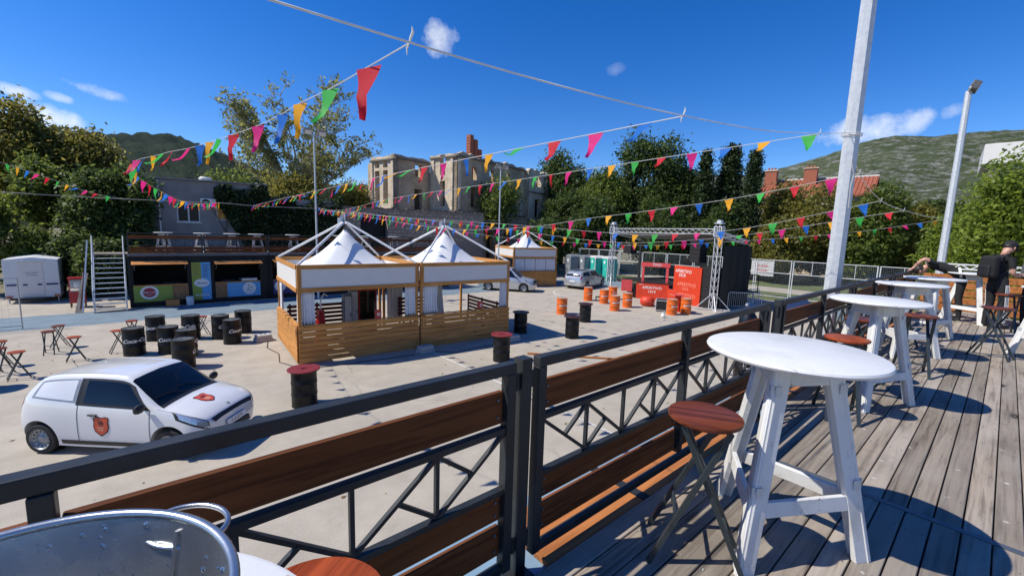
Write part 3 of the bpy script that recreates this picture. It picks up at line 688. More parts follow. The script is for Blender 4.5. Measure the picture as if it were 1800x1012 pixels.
MB().lathe([(.145, 0), (.165, .01), (.175, 0), (.165, -.01)], 24, (0, 0, 0), True).build('steering_wheel', M_blackplast, car).location = (1.45, .32, .93)
sv, KS = make_car('estate_car', 'silver estate car parked beside the truss tower, seen from behind', 'car', warp(HATCH, lambda x: x * 1.25, 1.09, lambda z: z * 1.0), (29.9, 23.1, 0), R_(191.5), M_carsilver, (.86, 3.58), .31, 'estate')
MB().box((4.46, 0, .62), (.012, .5, .11)).build('number_plate', M_plate, sv)
VAN = warp(HATCH, lambda x: x * 1.22, 1.06, lambda z: z * 1.06 if z < .9 else .954 + (z - .9) * 1.32)
vn, KV = make_car('compact_van', 'silver white compact van with black bumper parked before the curtained pavilion', 'van', VAN, (21.92, 22.46, 0), R_(127), M_carsilver, (.84, 3.5), .31, 'hatch')
KV.across(.02, 1.4, 3.3, 3.3, .006).build('bumper', M_blackplast, vn, smooth=60)

# ================================================================== DRUMS
M_drumblack = mat('black_drum_paint', (.008, .008, .0085), .45, 0, .3, 9, spec=.3, dirt=(.02, .019, .018))
M_drumorange = mat('orange_drum_paint', (.70, .13, .012), .42, 0, .12, 7, dirt=(.35, .07, .02), dirtamt=.35)
M_lid = mat('grey_drum_lid', (.20, .21, .21), .4, .3, .3, 7, dirt=(.60, .60, .58), dirtamt=.8)
M_lidwhite = mat('white_drum_lid', (.72, .70, .66), .5, 0, .1, 7)
M_spoolred = mat('red_spool_disc', (.20, .018, .020), .5, 0, .2, 8, dirt=(.10, .03, .03))
M_spooldark = mat('maroon_spool_disc', (.045, .014, .014), .5, 0, .25, 8)
M_print = mat('white_print', (.76, .76, .74), .5, 0, .05, 9)
def drum(name, shell, lid, spool=None, letters=None, lsize=.16, shear=.32):
    r = empty(name)
    R0, H0 = .283, .88
    prof = [(0, .01), (R0 - .008, .01), (R0, .0), (R0 + .006, .012), (R0, .03)]
    for zc in (.30, .585):
        prof += [(R0, zc - .03), (R0 + .010, zc - .012), (R0 + .010, zc + .012), (R0, zc + .03)]
    prof += [(R0, H0 - .03), (R0 + .007, H0 - .012), (R0 + .004, H0), (R0 - .01, H0), (R0 - .012, H0 - .02)]
    MB().lathe(prof, 40).build('shell', shell, r, smooth=40)
    MB().lathe([(0, H0 - .012), (R0 - .013, H0 - .012)], 40).build('lid', lid, r)
    MB().cyl((.16, 0, H0 - .012), (.16, 0, H0 + .004), .028, n=12).build('bung', M_rim, r)
    if letters:
        vs, fs = text_mesh(letters, lsize, shear, .004)
        lt = MB()
        for q, (dx, dz) in enumerate(((0, 0), (.006, .003), (-.006, -.003), (.003, -.005))):
            Rq = R0 + .0125 + q * .0008; lt.add([(Rq * math.sin((v.x + dx) / R0), -Rq * math.cos((v.x + dx) / R0), .50 + dz + v.y + v.x * .06) for v in vs], fs)
        o = lt.build('lettering', M_print, r)
    if spool:
        d = MB(); n = 48
        d.lathe([(.045, .885), (.36, .885), (.366, .895), (.366, .905), (.36, .915), (.045, .915)], n, closed=True); o = d.build('spool_disc', spool, r, smooth=35)
        for k in range(6):
            a = k * math.pi / 3; MB().box((math.cos(a) * .1, math.sin(a) * .1, .917), (.06, .012, .006), a).build('slot', M_black, o)
    return r
cola = drum('cola_drum', M_drumblack, M_lid, None, 'Coca-Cola', .165)
COLA = [((-.40, 18.08), .25, 'black cola drum at the left front of the drum cluster'), ((.18, 19.95), -.1, 'black cola drum at the back left, before the stall counter'),
        ((.46, 17.75), .2, 'black cola drum in the middle of the cluster, partly hidden'), ((1.18, 19.5), -.9, 'black cola drum behind the middle one at the back of the cluster'),
        ((.89, 16.98), .55, 'black cola drum nearest the white car roof, fully lettered'), ((2.04, 19.0), .9, 'black cola drum at the left of the group of three by the pavilion'),
        ((2.27, 18.0), .75, 'front black cola drum of the three beside the pavilion'), ((2.86, 19.6), 2.4, 'rear black drum of the three beside the pavilion, lettering turned away'),
        ((.73, 15.64), 2.0, 'black drum hidden behind the white car roof')]
for i, ((x, y), rz, lab) in enumerate(COLA):
    o = cola if i == 0 else copy_tree(cola); o.location = (x, y, 0); o.rotation_euler = (0, 0, rz); tag(o, lab, 'drum', 'black cola drums on the square')
sp_r = drum('spool_drum', M_drumblack, M_lid, M_spoolred); sp_d = drum('spool_drum', M_drumblack, M_lid, M_spooldark)
SPO = [(sp_r, (2.75, 10.7), 'black drum with round red top in front of the pavilion, nearest the railing'), (sp_r, (8.95, 10.75), 'black drum with red top near the pavilion right corner'),
       (sp_d, (12.2, 13.42), 'black drum with dark top in the pavilion shade'), (sp_d, (13.43, 11.55), 'black drum with maroon top right of the pavilion, the nearer of two'),
       (sp_d, (16.5, 13.39), 'black drum with maroon top beside the orange drums'), (sp_d, (-3.45, 16.4), 'black drum with dark top at the left edge, casting a round shadow'), (sp_d, (-4.6, 20.6), 'black drum with dark top beyond the left edge near the blue lane'),
       (sp_r, (6.9, 17.0), 'black drum with red top inside the left pavilion')]
used = set()
for pr, (x, y), lab in SPO:
    o = pr if pr.name not in used else copy_tree(pr); used.add(pr.name); o.location = (x, y, 0); o.rotation_euler = (0, 0, random.uniform(0, 3)); tag(o, lab, 'drum', 'spool topped drums on the square')
org = drum('orange_drum', M_drumorange, M_lidwhite, None, 'Aperitivo', .12, 0)
ORG = [((17.03, 15.45), 'orange drum standing alone left of the others'), ((22.07, 17.76), 'orange drum at the back left, beside the small crate'), ((22.08, 16.47), 'orange drum with white things on its lid'),
       ((24.0, 17.2), 'orange drum half hidden at the back of the group'), ((20.49, 14.5), 'front orange drum of the group with a white print'), ((22.15, 14.78), 'rightmost orange drum of the group of five'),
       ((22.33, 11.97), 'orange drum left of the two before the red panel'), ((23.3, 11.65), 'orange drum right of the two before the red panel')]
for i, ((x, y), lab) in enumerate(ORG):
    o = org if i == 0 else copy_tree(org); o.location = (x, y, 0); o.rotation_euler = (0, 0, random.uniform(-.9, .1)); tag(o, lab, 'drum', 'orange drums before the stage')
# stools standing on the square
for i, ((x, y), rz, lab) in enumerate([((-2.43, 19.55), 1.5, 'dark stool in front of its twin at the upper left of the square'), ((-2.3, 20.4), .4, 'dark stool behind its twin near the blue lane'), ((-1.75, 18.2), .1, 'orange topped stool alone behind the white car'),
        ((-.80, 18.6), .2, 'orange topped stool left of the front cola drum'), ((-.46, 20.2), .7, 'orange topped stool between the rear cola drums'), ((1.55, 19.85), .3, 'stool between the two drum clusters'),
        ((-2.72, 16.9), .2, 'reddish stool near the left edge, right of two'), ((-3.15, 17.6), 1.0, 'reddish stool at the left edge, left of two'), ((-3.3, 18.6), .4, 'stool cut off by the left edge')]):
    o = copy_tree(st_d if i in (0, 1, 7) else st_o); o.location = (x, y, 0); o.rotation_euler = (0, 0, rz); tag(o, lab, 'stool', 'folding stools on the square')

# ================================================================== PAVILIONS
M_pine = wood('honey_pine', (.56, .262, .075), (.33, .135, .034), 0, .55, .12, 22)
M_pinez = wood('honey_pine_upright', (.51, .24, .07), (.31, .125, .032), 2, .55, .12, 22)
M_canvas = mat('white_canvas', (.68, .69, .70), .75, 0, .04, 4)
M_panelw = mat('white_fascia_panel', (.68, .66, .62), .5, 0, .03, 3)
M_maroon = mat('maroon_wood_paint', (.085, .012, .012), .5, 0, .2, 9)
M_redbox = mat('red_gloss', (.42, .012, .014), .35, 0, .1, 8, coat=.3)
M_concrete = mat('weight_block', (.42, .42, .41), .8, 0, .15, 12, bmp=.2)
def curtain(root, p, q, z0, z1, amp, waves, top_gather=0.):
    m = MB(); p, q = Vector((*p, 0)), Vector((*q, 0)); d = q - p; L = d.length; d.normalize(); n_ = Vector((-d.y, d.x, 0)); nu = int(waves * 8) + 1; nv = 9; pts = []
    for i in range(nu):
        a = i / (nu - 1)
        for j in range(nv):
            b = j / (nv - 1); g = 1 - top_gather * math.sin(math.pi * b) ** 2
            w = amp * math.sin(a * waves * 2 * math.pi + .4 * math.sin(b * 3)) * (.4 + .6 * b); pts.append(p + d * (L * (a - .5) * g + L * .5) + n_ * (w + .01 * math.sin(a * 31)) + Vector((0, 0, z1 + (z0 - z1) * b)))
    m.grid(pts, nu, nv); o = m.build('curtain', M_canvas, root, smooth=80); so = o.modifiers.new('thick', 'SOLIDIFY'); so.thickness = .006; return o
slat_cache = {}
def slat_wall(root, p, q, rows, z0=.08, h=.143, gap=.021, inside=1):
    p, q = Vector((*p, 0)), Vector((*q, 0)); d = (q - p); L = d.length; a = math.atan2(d.y, d.x)
    for i in range(rows):
        key = (round(L, 3), h)
        if key not in slat_cache:
            slat_cache[key] = MB().box((0, 0, 0), (L, .022, h)).mesh('slat'); slat_cache[key].materials.append(M_pine)
        o = bpy.data.objects.new('slat', slat_cache[key]); C.objects.link(o); o.parent = root
        c = (p + q) / 2; o.location = (c.x, c.y, z0 + h / 2 + i * (h + gap)); o.rotation_euler = (random.uniform(-.02, .02), random.uniform(-.002, .002), a)
    n_ = Vector((-d.y, d.x, 0)).normalized() * inside
    for t in (.02, .5, .98):
        c = p + d * t + n_ * .035; MB().box((c.x, c.y, .66), (.06, .04, 1.18), a).build('batten', M_pinez, root)
def pavilion(label, loc, rz, W=3.92, D=3.95, walls='FLR', curt=(), zt=3.12):
    r = empty('pavilion', (*loc, 0), rz); tag(r, label, 'pavilion')
    zb = 2.28
    for x, y in ((.05, .05), (W - .05, .05), (.05, D - .05), (W - .05, D - .05)): MB().box((x, y, zt / 2), (.095, .095, zt)).build('corner_post', M_pinez, r, bevel=.006)
    sides = {'F': ((0, 0), (W, 0), 0), 'B': ((0, D), (W, D), 0), 'L': ((0, 0), (0, D), 1), 'R': ((W, 0), (W, D), 1)}
    for k, (p, q, ax) in sides.items():
        off = {'F': -.012, 'B': .012, 'L': -.012, 'R': .012}[k]
        for z in (zb + .068, zt - .065):
            if ax == 0: MB().box(((p[0] + q[0]) / 2, p[1] + off, z), (W, .045, .135)).build('beam', M_pine, r, bevel=.004)
            else: MB().box((p[0] + off, D / 2, z), (.045, D - .07, .132)).build('beam', M_pine, r, bevel=.004)
        if ax == 0: MB().box((W / 2, p[1] + off * .5, (zb + zt) / 2), (W - .24, .014, zt - zb - .228)).build('fascia_panel', M_panelw, r)
        else: MB().box((p[0] + off * .5, D / 2, (zb + zt) / 2), (.014, D - .24, zt - zb - .228)).build('fascia_panel', M_panelw, r)
        if ax == 0:
            for x in (.065, W - .065): MB().box((x, p[1] + off * 1.3, (zb + zt) / 2), (.11, .03, zt - zb - .232)).build('fascia_upright', M_pinez, r)
        if k in walls:
            o2 = {'F': (0, -.05), 'B': (0, .05), 'L': (-.05, 0), 'R': (.05, 0)}[k]
            slat_wall(r, (p[0] + o2[0], p[1] + o2[1]), (q[0] + o2[0], q[1] + o2[1]), 7, inside=(1 if k in 'FR' else -1))
            if ax == 0: MB().box((W / 2, p[1], 1.235), (W - .2, .12, .03)).build('sill_board', M_pine, r, bevel=.004)
            else: MB().box((p[0], D / 2, 1.235), (.12, D - .2, .03)).build('sill_board', M_pine, r, bevel=.004)
    # tensile roof: square at the eaves sweeping up to a small round cap
    nu, nv = 15, 48; pts = []; za = 4.14; ze = zt - .42
    for i in range(nu):
        t = i / (nu - 1); zz = ze + (za - ze) * (1 - (1 - t) ** 2.1 * 1.0) if False else ze + (za - ze) * t ** 1.45
        rad = (1 - t)
        for j in range(nv):
            a = 2 * math.pi * j / nv + math.pi / 4; cx_, cy_ = math.cos(a), math.sin(a); mx = max(abs(cx_), abs(cy_)); sq = 1 / mx
            f = sq * (1 - t) + 1. * t; rr_ = (W / 2 - .06) * (1 - t) + .085 * t
            pts.append((W / 2 + cx_ * f * rr_, D / 2 + cy_ * f * rr_ * D / W, zz))
    m = MB(); m.grid(pts, nu, nv, True); m.f.append(tuple((nu - 1) * nv + j for j in range(nv))); rf = m.build('canvas_roof', M_canvas, r, smooth=50)
    MB().cyl((W / 2, D / 2, 4.10), (W / 2, D / 2, 4.20), .11, .06, 16).build('roof_cap', M_canvas, r, smooth=50)
    ap = (W / 2, D / 2, 4.50)
    for x, y in ((.06, .06), (W - .06, .06), (.06, D - .06), (W - .06, D - .06)):
        a = Vector((x, y, zt + .0)); b = Vector(ap); e = a + (b - a) * .97; MB().cyl(a, e, .040, n=10).build('roof_pole', M_whitemetal, r, smooth=40)
    MB().cyl((W / 2, D / 2, 4.42), (W / 2, D / 2, 4.78), .022, n=8).build('mast', M_whitemetal, r)
    fm = MB(); pts = []
    for i in range(7):
        for j in range(3): pts.append((W / 2 - .03 - .035 * i, D / 2 + .05 * math.sin(i * 1.1 + j), 4.78 - .11 * j - .028 * i - .02 * math.sin(i * 1.7)))
    fm.grid(pts, 7, 3); fm.build('pennant', M_canvas, r, smooth=60)
    for c in curt: curtain(r, *c)
    return r
PV = []
a_ = R_(-4.5); gx, gy = 3.46, 13.9
PV.append(pavilion('left wooden slatted pavilion with white cone roof behind the white car', (gx, gy), a_, curt=[((.12, .06), (.50, .08), 1.24, 2.3, .035, 4), ((3.45, .06), (3.84, .06), 1.24, 2.3, .035, 4), ((.06, .12), (.07, .5), 1.24, 2.3, .03, 3), ((.06, 3.3), (.06, 3.8), .4, 2.3, .035, 4)], walls='FL'))
g2 = (gx + 4.0 * math.cos(a_), gy + 4.0 * math.sin(a_))
PV.append(pavilion('right wooden slatted pavilion of the pair with white cone roof', g2, a_, curt=[((.12, .06), (.72, .07), 1.24, 2.3, .035, 6, .12), ((3.5, .06), (3.84, .06), 1.24, 2.3, .035, 4), ((3.86, .12), (3.86, .6), .3, 2.3, .035, 4), ((.2, 3.88), (.9, 3.9), .3, 2.3, .05, 5)], walls='F'))
PV.append(pavilion('far small pavilion with drawn white curtains behind the van', (22.1, 25.4), R_(-17), curt=[((.12, .06), (1.0, .05), 1.24, 2.25, .05, 5), ((1.05, .06), (1.95, .05), 1.24, 2.25, .05, 5), ((2.0, .06), (2.9, .05), 1.24, 2.25, .05, 5), ((2.95, .06), (3.8, .05), 1.24, 2.25, .05, 5)], walls='FLRB'))
for i, (x, y, rz, lab) in enumerate([(7.36, 13.05, .1, 'concrete weight block at the seam between the two pavilions'), (11.0, 12.55, -.1, 'concrete weight block at the right corner of the pavilion'), (3.2, 17.75, .1, 'concrete weight block at the left rear corner of the pavilion'), (26.5, 23.8, .2, 'concrete weight block at the far curtained pavilion')]):
    b = empty('weight_block', (x, y, 0), rz); tag(b, lab, 'weight', 'weights holding down the pavilions')
    MB().box((0, 0, .06), (.56, .40, .12)).build('base_slab', M_concrete, b, bevel=.02); MB().box((0, 0, .181), (.50, .34, .12)).build('upper_slab', M_concrete, b, bevel=.02); MB().tube([(-.08, 0, .24), (-.06, 0, .30), (.06, 0, .30), (.08, 0, .24)], .012, 6).build('lifting_loop', M_black, b)
# furniture inside the pavilions
def slat_bench(label, loc, rz, L):
    r = empty('slatted_bench', (*loc, 0), rz); tag(r, label, 'bench', 'maroon benches in the pavilions')
    for i in range(5): MB().box((L / 2, .0, .62 + i * .16), (L, .03, .11)).build('back_slat', M_maroon, r, bevel=.004)
    for i in range(4): MB().box((L / 2, -.08 - i * .11, .46), (L, .09, .03)).build('seat_slat', M_maroon, r, bevel=.004)
    for x in (.1, L / 2, L - .1):
        MB().box((x, .035, .68), (.07, .04, 1.36)).build('upright', M_maroon, r); MB().box((x, -.42, .22), (.07, .05, .44)).build('leg', M_maroon, r)
    return r
slat_bench('maroon slatted bench along the back of the left pavilion', (3.95, 17.35), R_(-4.5), 2.1)
slat_bench('maroon slatted bench along the back of the right pavilion', (8.3, 17.15), R_(-4.5), 1.2)
slat_bench('maroon slatted bench down the right side of the right pavilion', (11.35, 13.9), R_(85.5), 2.6)
for x, y, lab in [(5.92, 13.72, 'red menu box with round emblem on the left pavilion sill'), (10.0, 13.42, 'red menu box with round emblem on the right pavilion sill')]:
    r = empty('menu_box', (x, y, 1.252), R_(-4.5)); tag(r, lab, 'box', 'menu boxes on the pavilion sills')
    MB().box((0, 0, .15), (.20, .11, .30)).build('case', M_redbox, r, bevel=.01); o = MB().cyl((0, -.056, .16), (0, -.060, .16), .055, n=20); o.build('emblem', M_print, r); MB().cyl((0, -.061, .16), (0, -.063, .16), .032, n=20).build('emblem_centre', M_redbox, r); MB().cyl((0, -.064, .16), (0, -.066, .16), .014, n=12).build('emblem_dot', M_print, r)
r = empty('drinks_fridge', (6.75, 16.9, 0), R_(-4.5)); tag(r, 'tall dark red drinks fridge inside the left pavilion', 'fridge')
MB().box((0, 0, 1.0), (.75, .65, 2.0)).build('cabinet', M_redbox, r, bevel=.02); MB().box((0, -.33, 1.05), (.62, .012, 1.5)).build('glass_door', M_carglass, r); MB().box((.27, -.35, 1.1), (.03, .03, .5)).build('handle', M_rim, r)
r = empty('counter_cone', (9.9, 16.4, 0)); tag(r, 'white draped stand in the right pavilion', 'stand')
MB().lathe([(.30, .0), (.26, .5), (.20, 1.1), (.15, 1.7), (.13, 2.1), (0, 2.12)], 20).build('drape', M_canvas, r, smooth=40); MB().lathe([(.34, 0), (.34, .05), (.28, .06), (0, .06)], 20).build('foot', M_black, r)
r = empty('gas_grill', (4.5, 15.2, 0), .3); tag(r, 'dark red cone shaped stand inside the left pavilion corner', 'stand')
MB().lathe([(.22, 0), (.17, .8), (.12, 1.45), (0, 1.47)], 16).build('cone', M_redbox, r, smooth=40); MB().tube([(0, 0, 1.46), (.02, 0, 1.8), (.16, 0, 2.0), (.28, 0, 1.9)], .025, 8).build('spout', M_whitemetal, r, smooth=60)
for i, (x, y, hh, lab) in enumerate([(5.9, 16.6, 1.7, 'grey locker post left of the drinks fridge'), (6.2, 16.75, 1.85, 'grey metal cabinet beside the drinks fridge')]):
    r = empty('metal_cabinet', (x, y, 0), R_(-4.5)); tag(r, lab, 'cabinet'); MB().box((0, 0, hh / 2), (.28, .4, hh)).build('carcass', M_strip, r, bevel=.01); MB().box((0, -.205, hh / 2), (.24, .012, hh - .1)).build('door', M_galv, r); MB().box((.08, -.22, hh * .55), (.02, .02, .15)).build('handle', M_black, r)
# ground cables and a dropped timber
cb = MB().tube([(3.3, 17.5, .012), (3.1, 16.6, .012), (3.25, 15.6, .012), (3.05, 14.6, .012), (3.4, 13.6, .012), (4.2, 13.3, .012), (6.9, 12.95, .012)], .012, 6).build('power_cable', M_black); tag(cb, 'black power cable lying along the left pavilion', 'cable')
cb = MB().tube([(7.6, 13.0, .012), (8.2, 12.4, .012), (9.3, 12.5, .012), (10.6, 12.3, .012)], .012, 6).build('power_cable', M_black); tag(cb, 'black power cable in the shade before the right pavilion', 'cable')
cb = MB().bar((10.2, 10.8, .03), (12.3, 8.5, .03), .09, .05).build('timber_batten', M_ledge, None, bevel=.004); tag(cb, 'brown timber batten lying on the square beside the red topped drum', 'timber')
# ================================================================== FAR TERRACE AND STALLS
M_cont = mat('charcoal_container_paint', (.010, .011, .013), .5, .1, .25, 5, spec=.3, dirt=(.025, .025, .025))
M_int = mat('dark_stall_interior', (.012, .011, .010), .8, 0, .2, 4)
M_awn = wood('orange_plywood_flap', (.55, .24, .08), (.36, .14, .04), 0, .6, .08, 14, knots=False)
M_green = mat('lime_print', (.24, .32, .045), .5, 0, .06, 4)
M_bluep = mat('sky_blue_print', (.10, .36, .66), .5, 0, .06, 4)
M_salad = mat('salad_photo_print', (.24, .12, .05), .5, 0, .9, 22)
M_redprint = mat('dark_red_print', (.36, .02, .04), .5, 0, .1, 8)
M_navy = mat('navy_print', (.03, .04, .16), .5, 0, .1, 8)
def disc(c, rx, rz_, n=28): return [(c[0] + rx * math.cos(t), c[1], c[2] + rz_ * math.sin(t)) for t in np.linspace(0, 2 * math.pi, n, endpoint=False)]
def flat(pts, name, m, parent): return MB().add(pts, [tuple(range(len(pts)))]).build(name, m, parent)
def rectp(x0, x1, z0, z1, y): return [(x0, y, z0), (x1, y, z0), (x1, y, z1), (x0, y, z1)]
def stall(label, x0, style):
    L = 6.05; r = empty('container_stall', (x0, 28.0, 0)); tag(r, label, 'stall')
    MB().wall((0, 0), (1, 0), L, 0, 2.55, .05, [(.14, 2.26, 1.14, 2.22), (3.44, 5.62, 1.12, 2.18)]).build('front_wall', M_cont, r)
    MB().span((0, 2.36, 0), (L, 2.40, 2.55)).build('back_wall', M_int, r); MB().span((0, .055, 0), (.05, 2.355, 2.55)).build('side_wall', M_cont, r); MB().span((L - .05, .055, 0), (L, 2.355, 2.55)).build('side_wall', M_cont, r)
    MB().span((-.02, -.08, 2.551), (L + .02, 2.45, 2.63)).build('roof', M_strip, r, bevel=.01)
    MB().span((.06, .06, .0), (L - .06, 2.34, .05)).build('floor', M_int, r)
    for x in (.0, L): MB().box((x, -.03, 1.27), (.11, .05, 2.54)).build('corner_post', M_cont, r)
    MB().box((2.85, -.03, 1.27), (1.0, .05, 2.54)).build('sign_frame', M_cont, r)
    for xa, xb, z in ((.10, 2.28, 2.2), (3.42, 5.64, 2.16)):
        m = MB().add([(xa, -.06, z + .10), (xb, -.06, z + .10), (xb, -.75, z - .03), (xa, -.75, z - .03), (xa, -.06, z + .125), (xb, -.06, z + .125), (xb, -.75, z - .0), (xa, -.75, z - .0)], [(0, 1, 2, 3), (7, 6, 5, 4), (0, 4, 5, 1), (1, 5, 6, 2), (2, 6, 7, 3), (3, 7, 4, 0)])
        m.build('awning_flap', M_awn, r)
        for x in (xa + .1, xb - .1): MB().cyl((x, -.06, z - .35), (x, -.65, z - .02), .012, n=6).build('gas_strut', M_rim, r)
        MB().span((xa + .04, -.10, 1.06), (xb - .04, .30, 1.105)).build('counter_top', M_awn, r)
    for y in (1.2,):
        for x in (.5, 1.3, 3.9, 4.7): MB().span((x, y, .06), (x + .65, y + .6, .95 + .2 * random.random())).build('kitchen_unit', M_strip, r)
    yy = -.033
    if style == 0:
        flat(rectp(.10, 1.62, .26, 1.10, yy), 'counter_sign', M_green, r); flat(rectp(1.63, 2.28, .26, 1.10, yy), 'counter_photo', M_salad, r)
        flat(disc((.70, yy - .003, .72), .36, .34), 'round_logo', M_print, r); flat(disc((.70, yy - .006, .72), .25, .24), 'round_logo_ring', M_redprint, r)
        text('RED TOP', .115, lambda a, b: (.70 + a, yy - .009, .72 + b), M_print, r, offset=.004); text('FOOD', .07, lambda a, b: (.70 + a, yy - .009, .60 + b), M_print, r)
        flat(rectp(2.45, 2.86, .20, 2.20, -.058), 'menu_poster_green', M_green, r); flat(rectp(2.86, 3.27, .20, 2.20, -.058), 'menu_poster_blue', M_bluep, r)
        flat(disc((2.86, -.061, 1.10), .33, .22), 'oval_logo', M_print, r); text('Queen', .17, lambda a, b: (2.86 + a, -.064, 1.10 + b), M_navy, r, shear=.2, offset=.004)
        text('moLba', .23, lambda a, b: (2.86 + a, -.061, .46 + b), M_print, r, offset=.006)
        for k, (w_, z_) in enumerate([(.30, 2.05), (.24, 1.93), (.30, 1.81), (.2, 1.70), (.26, 1.58), (.22, 1.46)]):
            for c in (2.50, 2.92): flat(rectp(c, c + w_, z_ - .018, z_ + .018, -.061), 'menu_line', M_salad if c < 2.8 else M_navy, r)
        flat(rectp(3.46, 4.0, .25, 1.08, yy), 'counter_photo', M_salad, r); flat(rectp(4.0, 5.60, .25, 1.08, yy), 'counter_sign', M_bluep, r)
        flat(disc((5.05, yy - .003, .68), .32, .34), 'round_logo', M_print, r)
        for k in range(3):
            a = R_(90 + 120 * k + 20); flat([(5.05 + .02 * math.cos(a + 1.5), yy - .006, .76 + .02 * math.sin(a + 1.5)), (5.05 + .16 * math.cos(a + .2), yy - .006, .76 + .16 * math.sin(a + .2)), (5.05 + .13 * math.cos(a - .2), yy - .006, .76 + .13 * math.sin(a - .2))], 'logo_blade', M_black, r)
        text('BISTRO', .07, lambda a, b: (5.05 + a, yy - .006, .56 + b), M_navy, r)
    else:
        flat(rectp(.14, 2.26, .26, 1.10, yy), 'counter_sign', M_navy, r); flat(disc((.5, yy - .003, .72), .3, .32), 'round_logo', M_print, r)
        flat(rectp(3.44, 5.62, .26, 1.08, yy), 'counter_sign', M_salad, r); flat(rectp(2.45, 3.27, .2, 2.2, -.058), 'menu_poster', M_bluep, r)
    return r
stall('container food stall with lime and blue counters and a menu poster', -.58, 0)
stall('container stall in the middle of the far row, behind the pavilion', 5.55, 1)
stall('container stall at the right of the far row, beneath the stone wall', 11.68, 1)
for i, (x, y, z, d, m, lab) in enumerate([(1.0, 27.75, .0, (.55, .35, .34), M_awn, 'wooden crate before the lime stall counter'), (1.72, 27.7, 0, (.36, .36, .42), M_print, 'white tub under the salad photo'), (4.5, 28.12, 1.11, (.75, .3, .14), M_whitemetal, 'white appliance on the blue stall counter'), (5.3, 28.1, 1.11, (.16, .16, .35), M_redbox, 'small red container on the blue stall counter')]):
    b = empty(['crate', 'tub', 'appliance', 'container'][i], (x, y, z)); tag(b, lab, ['crate', 'tub', 'appliance', 'container'][i])
    if i in (1, 3): MB().lathe([(0, 0), (d[0] / 2 * .85, 0), (d[0] / 2, d[2] * .9), (d[0] / 2 * .7, d[2])], 16).build('bucket_body', m, b, smooth=40); MB().lathe([(d[0] / 2 * .9, d[2]), (d[0] / 2 * .75, d[2] + .03), (0, d[2] + .03)], 16).build('lid', m, b)
    else:
        for k in range(3): MB().box((0, -d[1] / 2, d[2] * (k + .5) / 3), (d[0], .02, d[2] / 3 - .015)).build('side_board', m, b); MB().box((0, d[1] / 2, d[2] * (k + .5) / 3), (d[0], .02, d[2] / 3 - .015)).build('side_board', m, b)
        MB().box((0, 0, d[2] / 2), (d[0] - .03, d[1] - .03, d[2] - .02)).build('inner_box', m, b)
# deck on top of the stalls: boards, rail and tables
r = struct(empty('far_terrace_deck', (0, 0, 0)))
for k in range(18):
    y = 28.0 + .13 * (k + .5); MB().span((-.6, y - .06, 2.64), (17.7, y + .06, 2.68)).build('plank', M_deckwood, r)
fr = empty('railing', (0, 28.12, 2.66))
def far_rail(x0, L):
    q = empty('railing', (x0, 28.10, 2.66)); tag(q, 'x', 'railing', 'railings of the far terrace')
    for x in (0, L / 2, L): MB().box((x, 0, .5), (.06, .06, 1.0)).build('post', M_steel, q)
    MB().box((L / 2, 0, 1.02), (L, .06, .05)).build('top_rail', M_steel, q)
    for z in (.845, .28, .10): MB().span((.03, -.05, z - .075), (L - .03, -.031, z + .075)).build('board', M_railboard, q)
    for z in (.74, .42): MB().box((L / 2, .0, z), (L - .06, .03, .03)).build('cross_rail', M_steel, q)
    n = 8; q_ = L / n
    for i in range(n):
        a, b = ((i * q_, .73), ((i + 1) * q_, .43)) if i % 4 < 2 else ((i * q_, .43), ((i + 1) * q_, .73)); MB().bar((a[0], 0, a[1]), (b[0], 0, b[1]), .018, .02, (0, 1, 0)).build('lattice_bar', M_steel, q)
        MB().bar((i * q_, .004, .43), (i * q_, .004, .73), .016, .018, (0, 1, 0)).build('lattice_bar', M_steel, q)
    return q
bpy.data.objects.remove(fr)
q0 = far_rail(-.55, 2.95)
for i in range(6):
    q = q0 if i == 0 else copy_tree(q0); q.location.x = -.55 + 3.05 * i; q['label'] = ['far terrace railing panel above the lime counter', 'far terrace railing panel above the blue counter', 'far terrace railing panel left of the tall lamp post', 'far terrace railing panel behind the left cone roof', 'far terrace railing panel between the two cone roofs', 'far terrace railing panel at its right end'][i]
for i, (x, lab) in enumerate([(.85, 'white bar table on the far terrace, leftmost'), (2.5, 'white bar table on the far terrace, second from left'), (3.85, 'white bar table on the far terrace, third from left'), (5.05, 'white bar table on the far terrace, fourth from left'), (7.0, 'white bar table on the far terrace just left of the lamp post'), (9.8, 'white bar table on the far terrace behind the left cone roof'), (11.6, 'white bar table on the far terrace between the cone roofs'), (13.6, 'white bar table on the far terrace left of the right cone roof')]):
    o = copy_tree(bt); o.location = (x, 28.75, 2.68); o.rotation_euler = (0, 0, random.uniform(0, 2)); tag(o, lab, 'table', 'white bar tables on the far terrace')
# steel stair up to the far terrace
r = empty('steel_stair', (0, 0, 0)); tag(r, 'galvanised steel stair climbing to the far terrace left of the stalls', 'stair')
for x in (-1.86, -.74):
    MB().bar((x, 27.15, .02), (x, 29.2, 2.55), .05, .16).build('stringer', M_galv, r)
    MB().cyl((x, 27.15, .05), (x, 27.15, 1.05), .024, n=8).build('handrail_post', M_galv, r); MB().cyl((x, 29.1, 2.5), (x, 29.1, 3.5), .024, n=8).build('handrail_post', M_galv, r); MB().cyl((x, 27.15, 1.05), (x, 29.1, 3.5), .022, n=8).build('handrail', M_galv, r)
for k in range(11):
    t = (k + .6) / 11.2; MB().span((-1.835, 27.15 + 2.05 * t - .1, 2.53 * t - .02), (-.765, 27.15 + 2.05 * t + .1, 2.53 * t + .02)).build('tread', M_galv, r)
MB().span((-1.9, 29.25, 2.55), (-.62, 30.4, 2.62)).build('landing', M_deckwood, r)
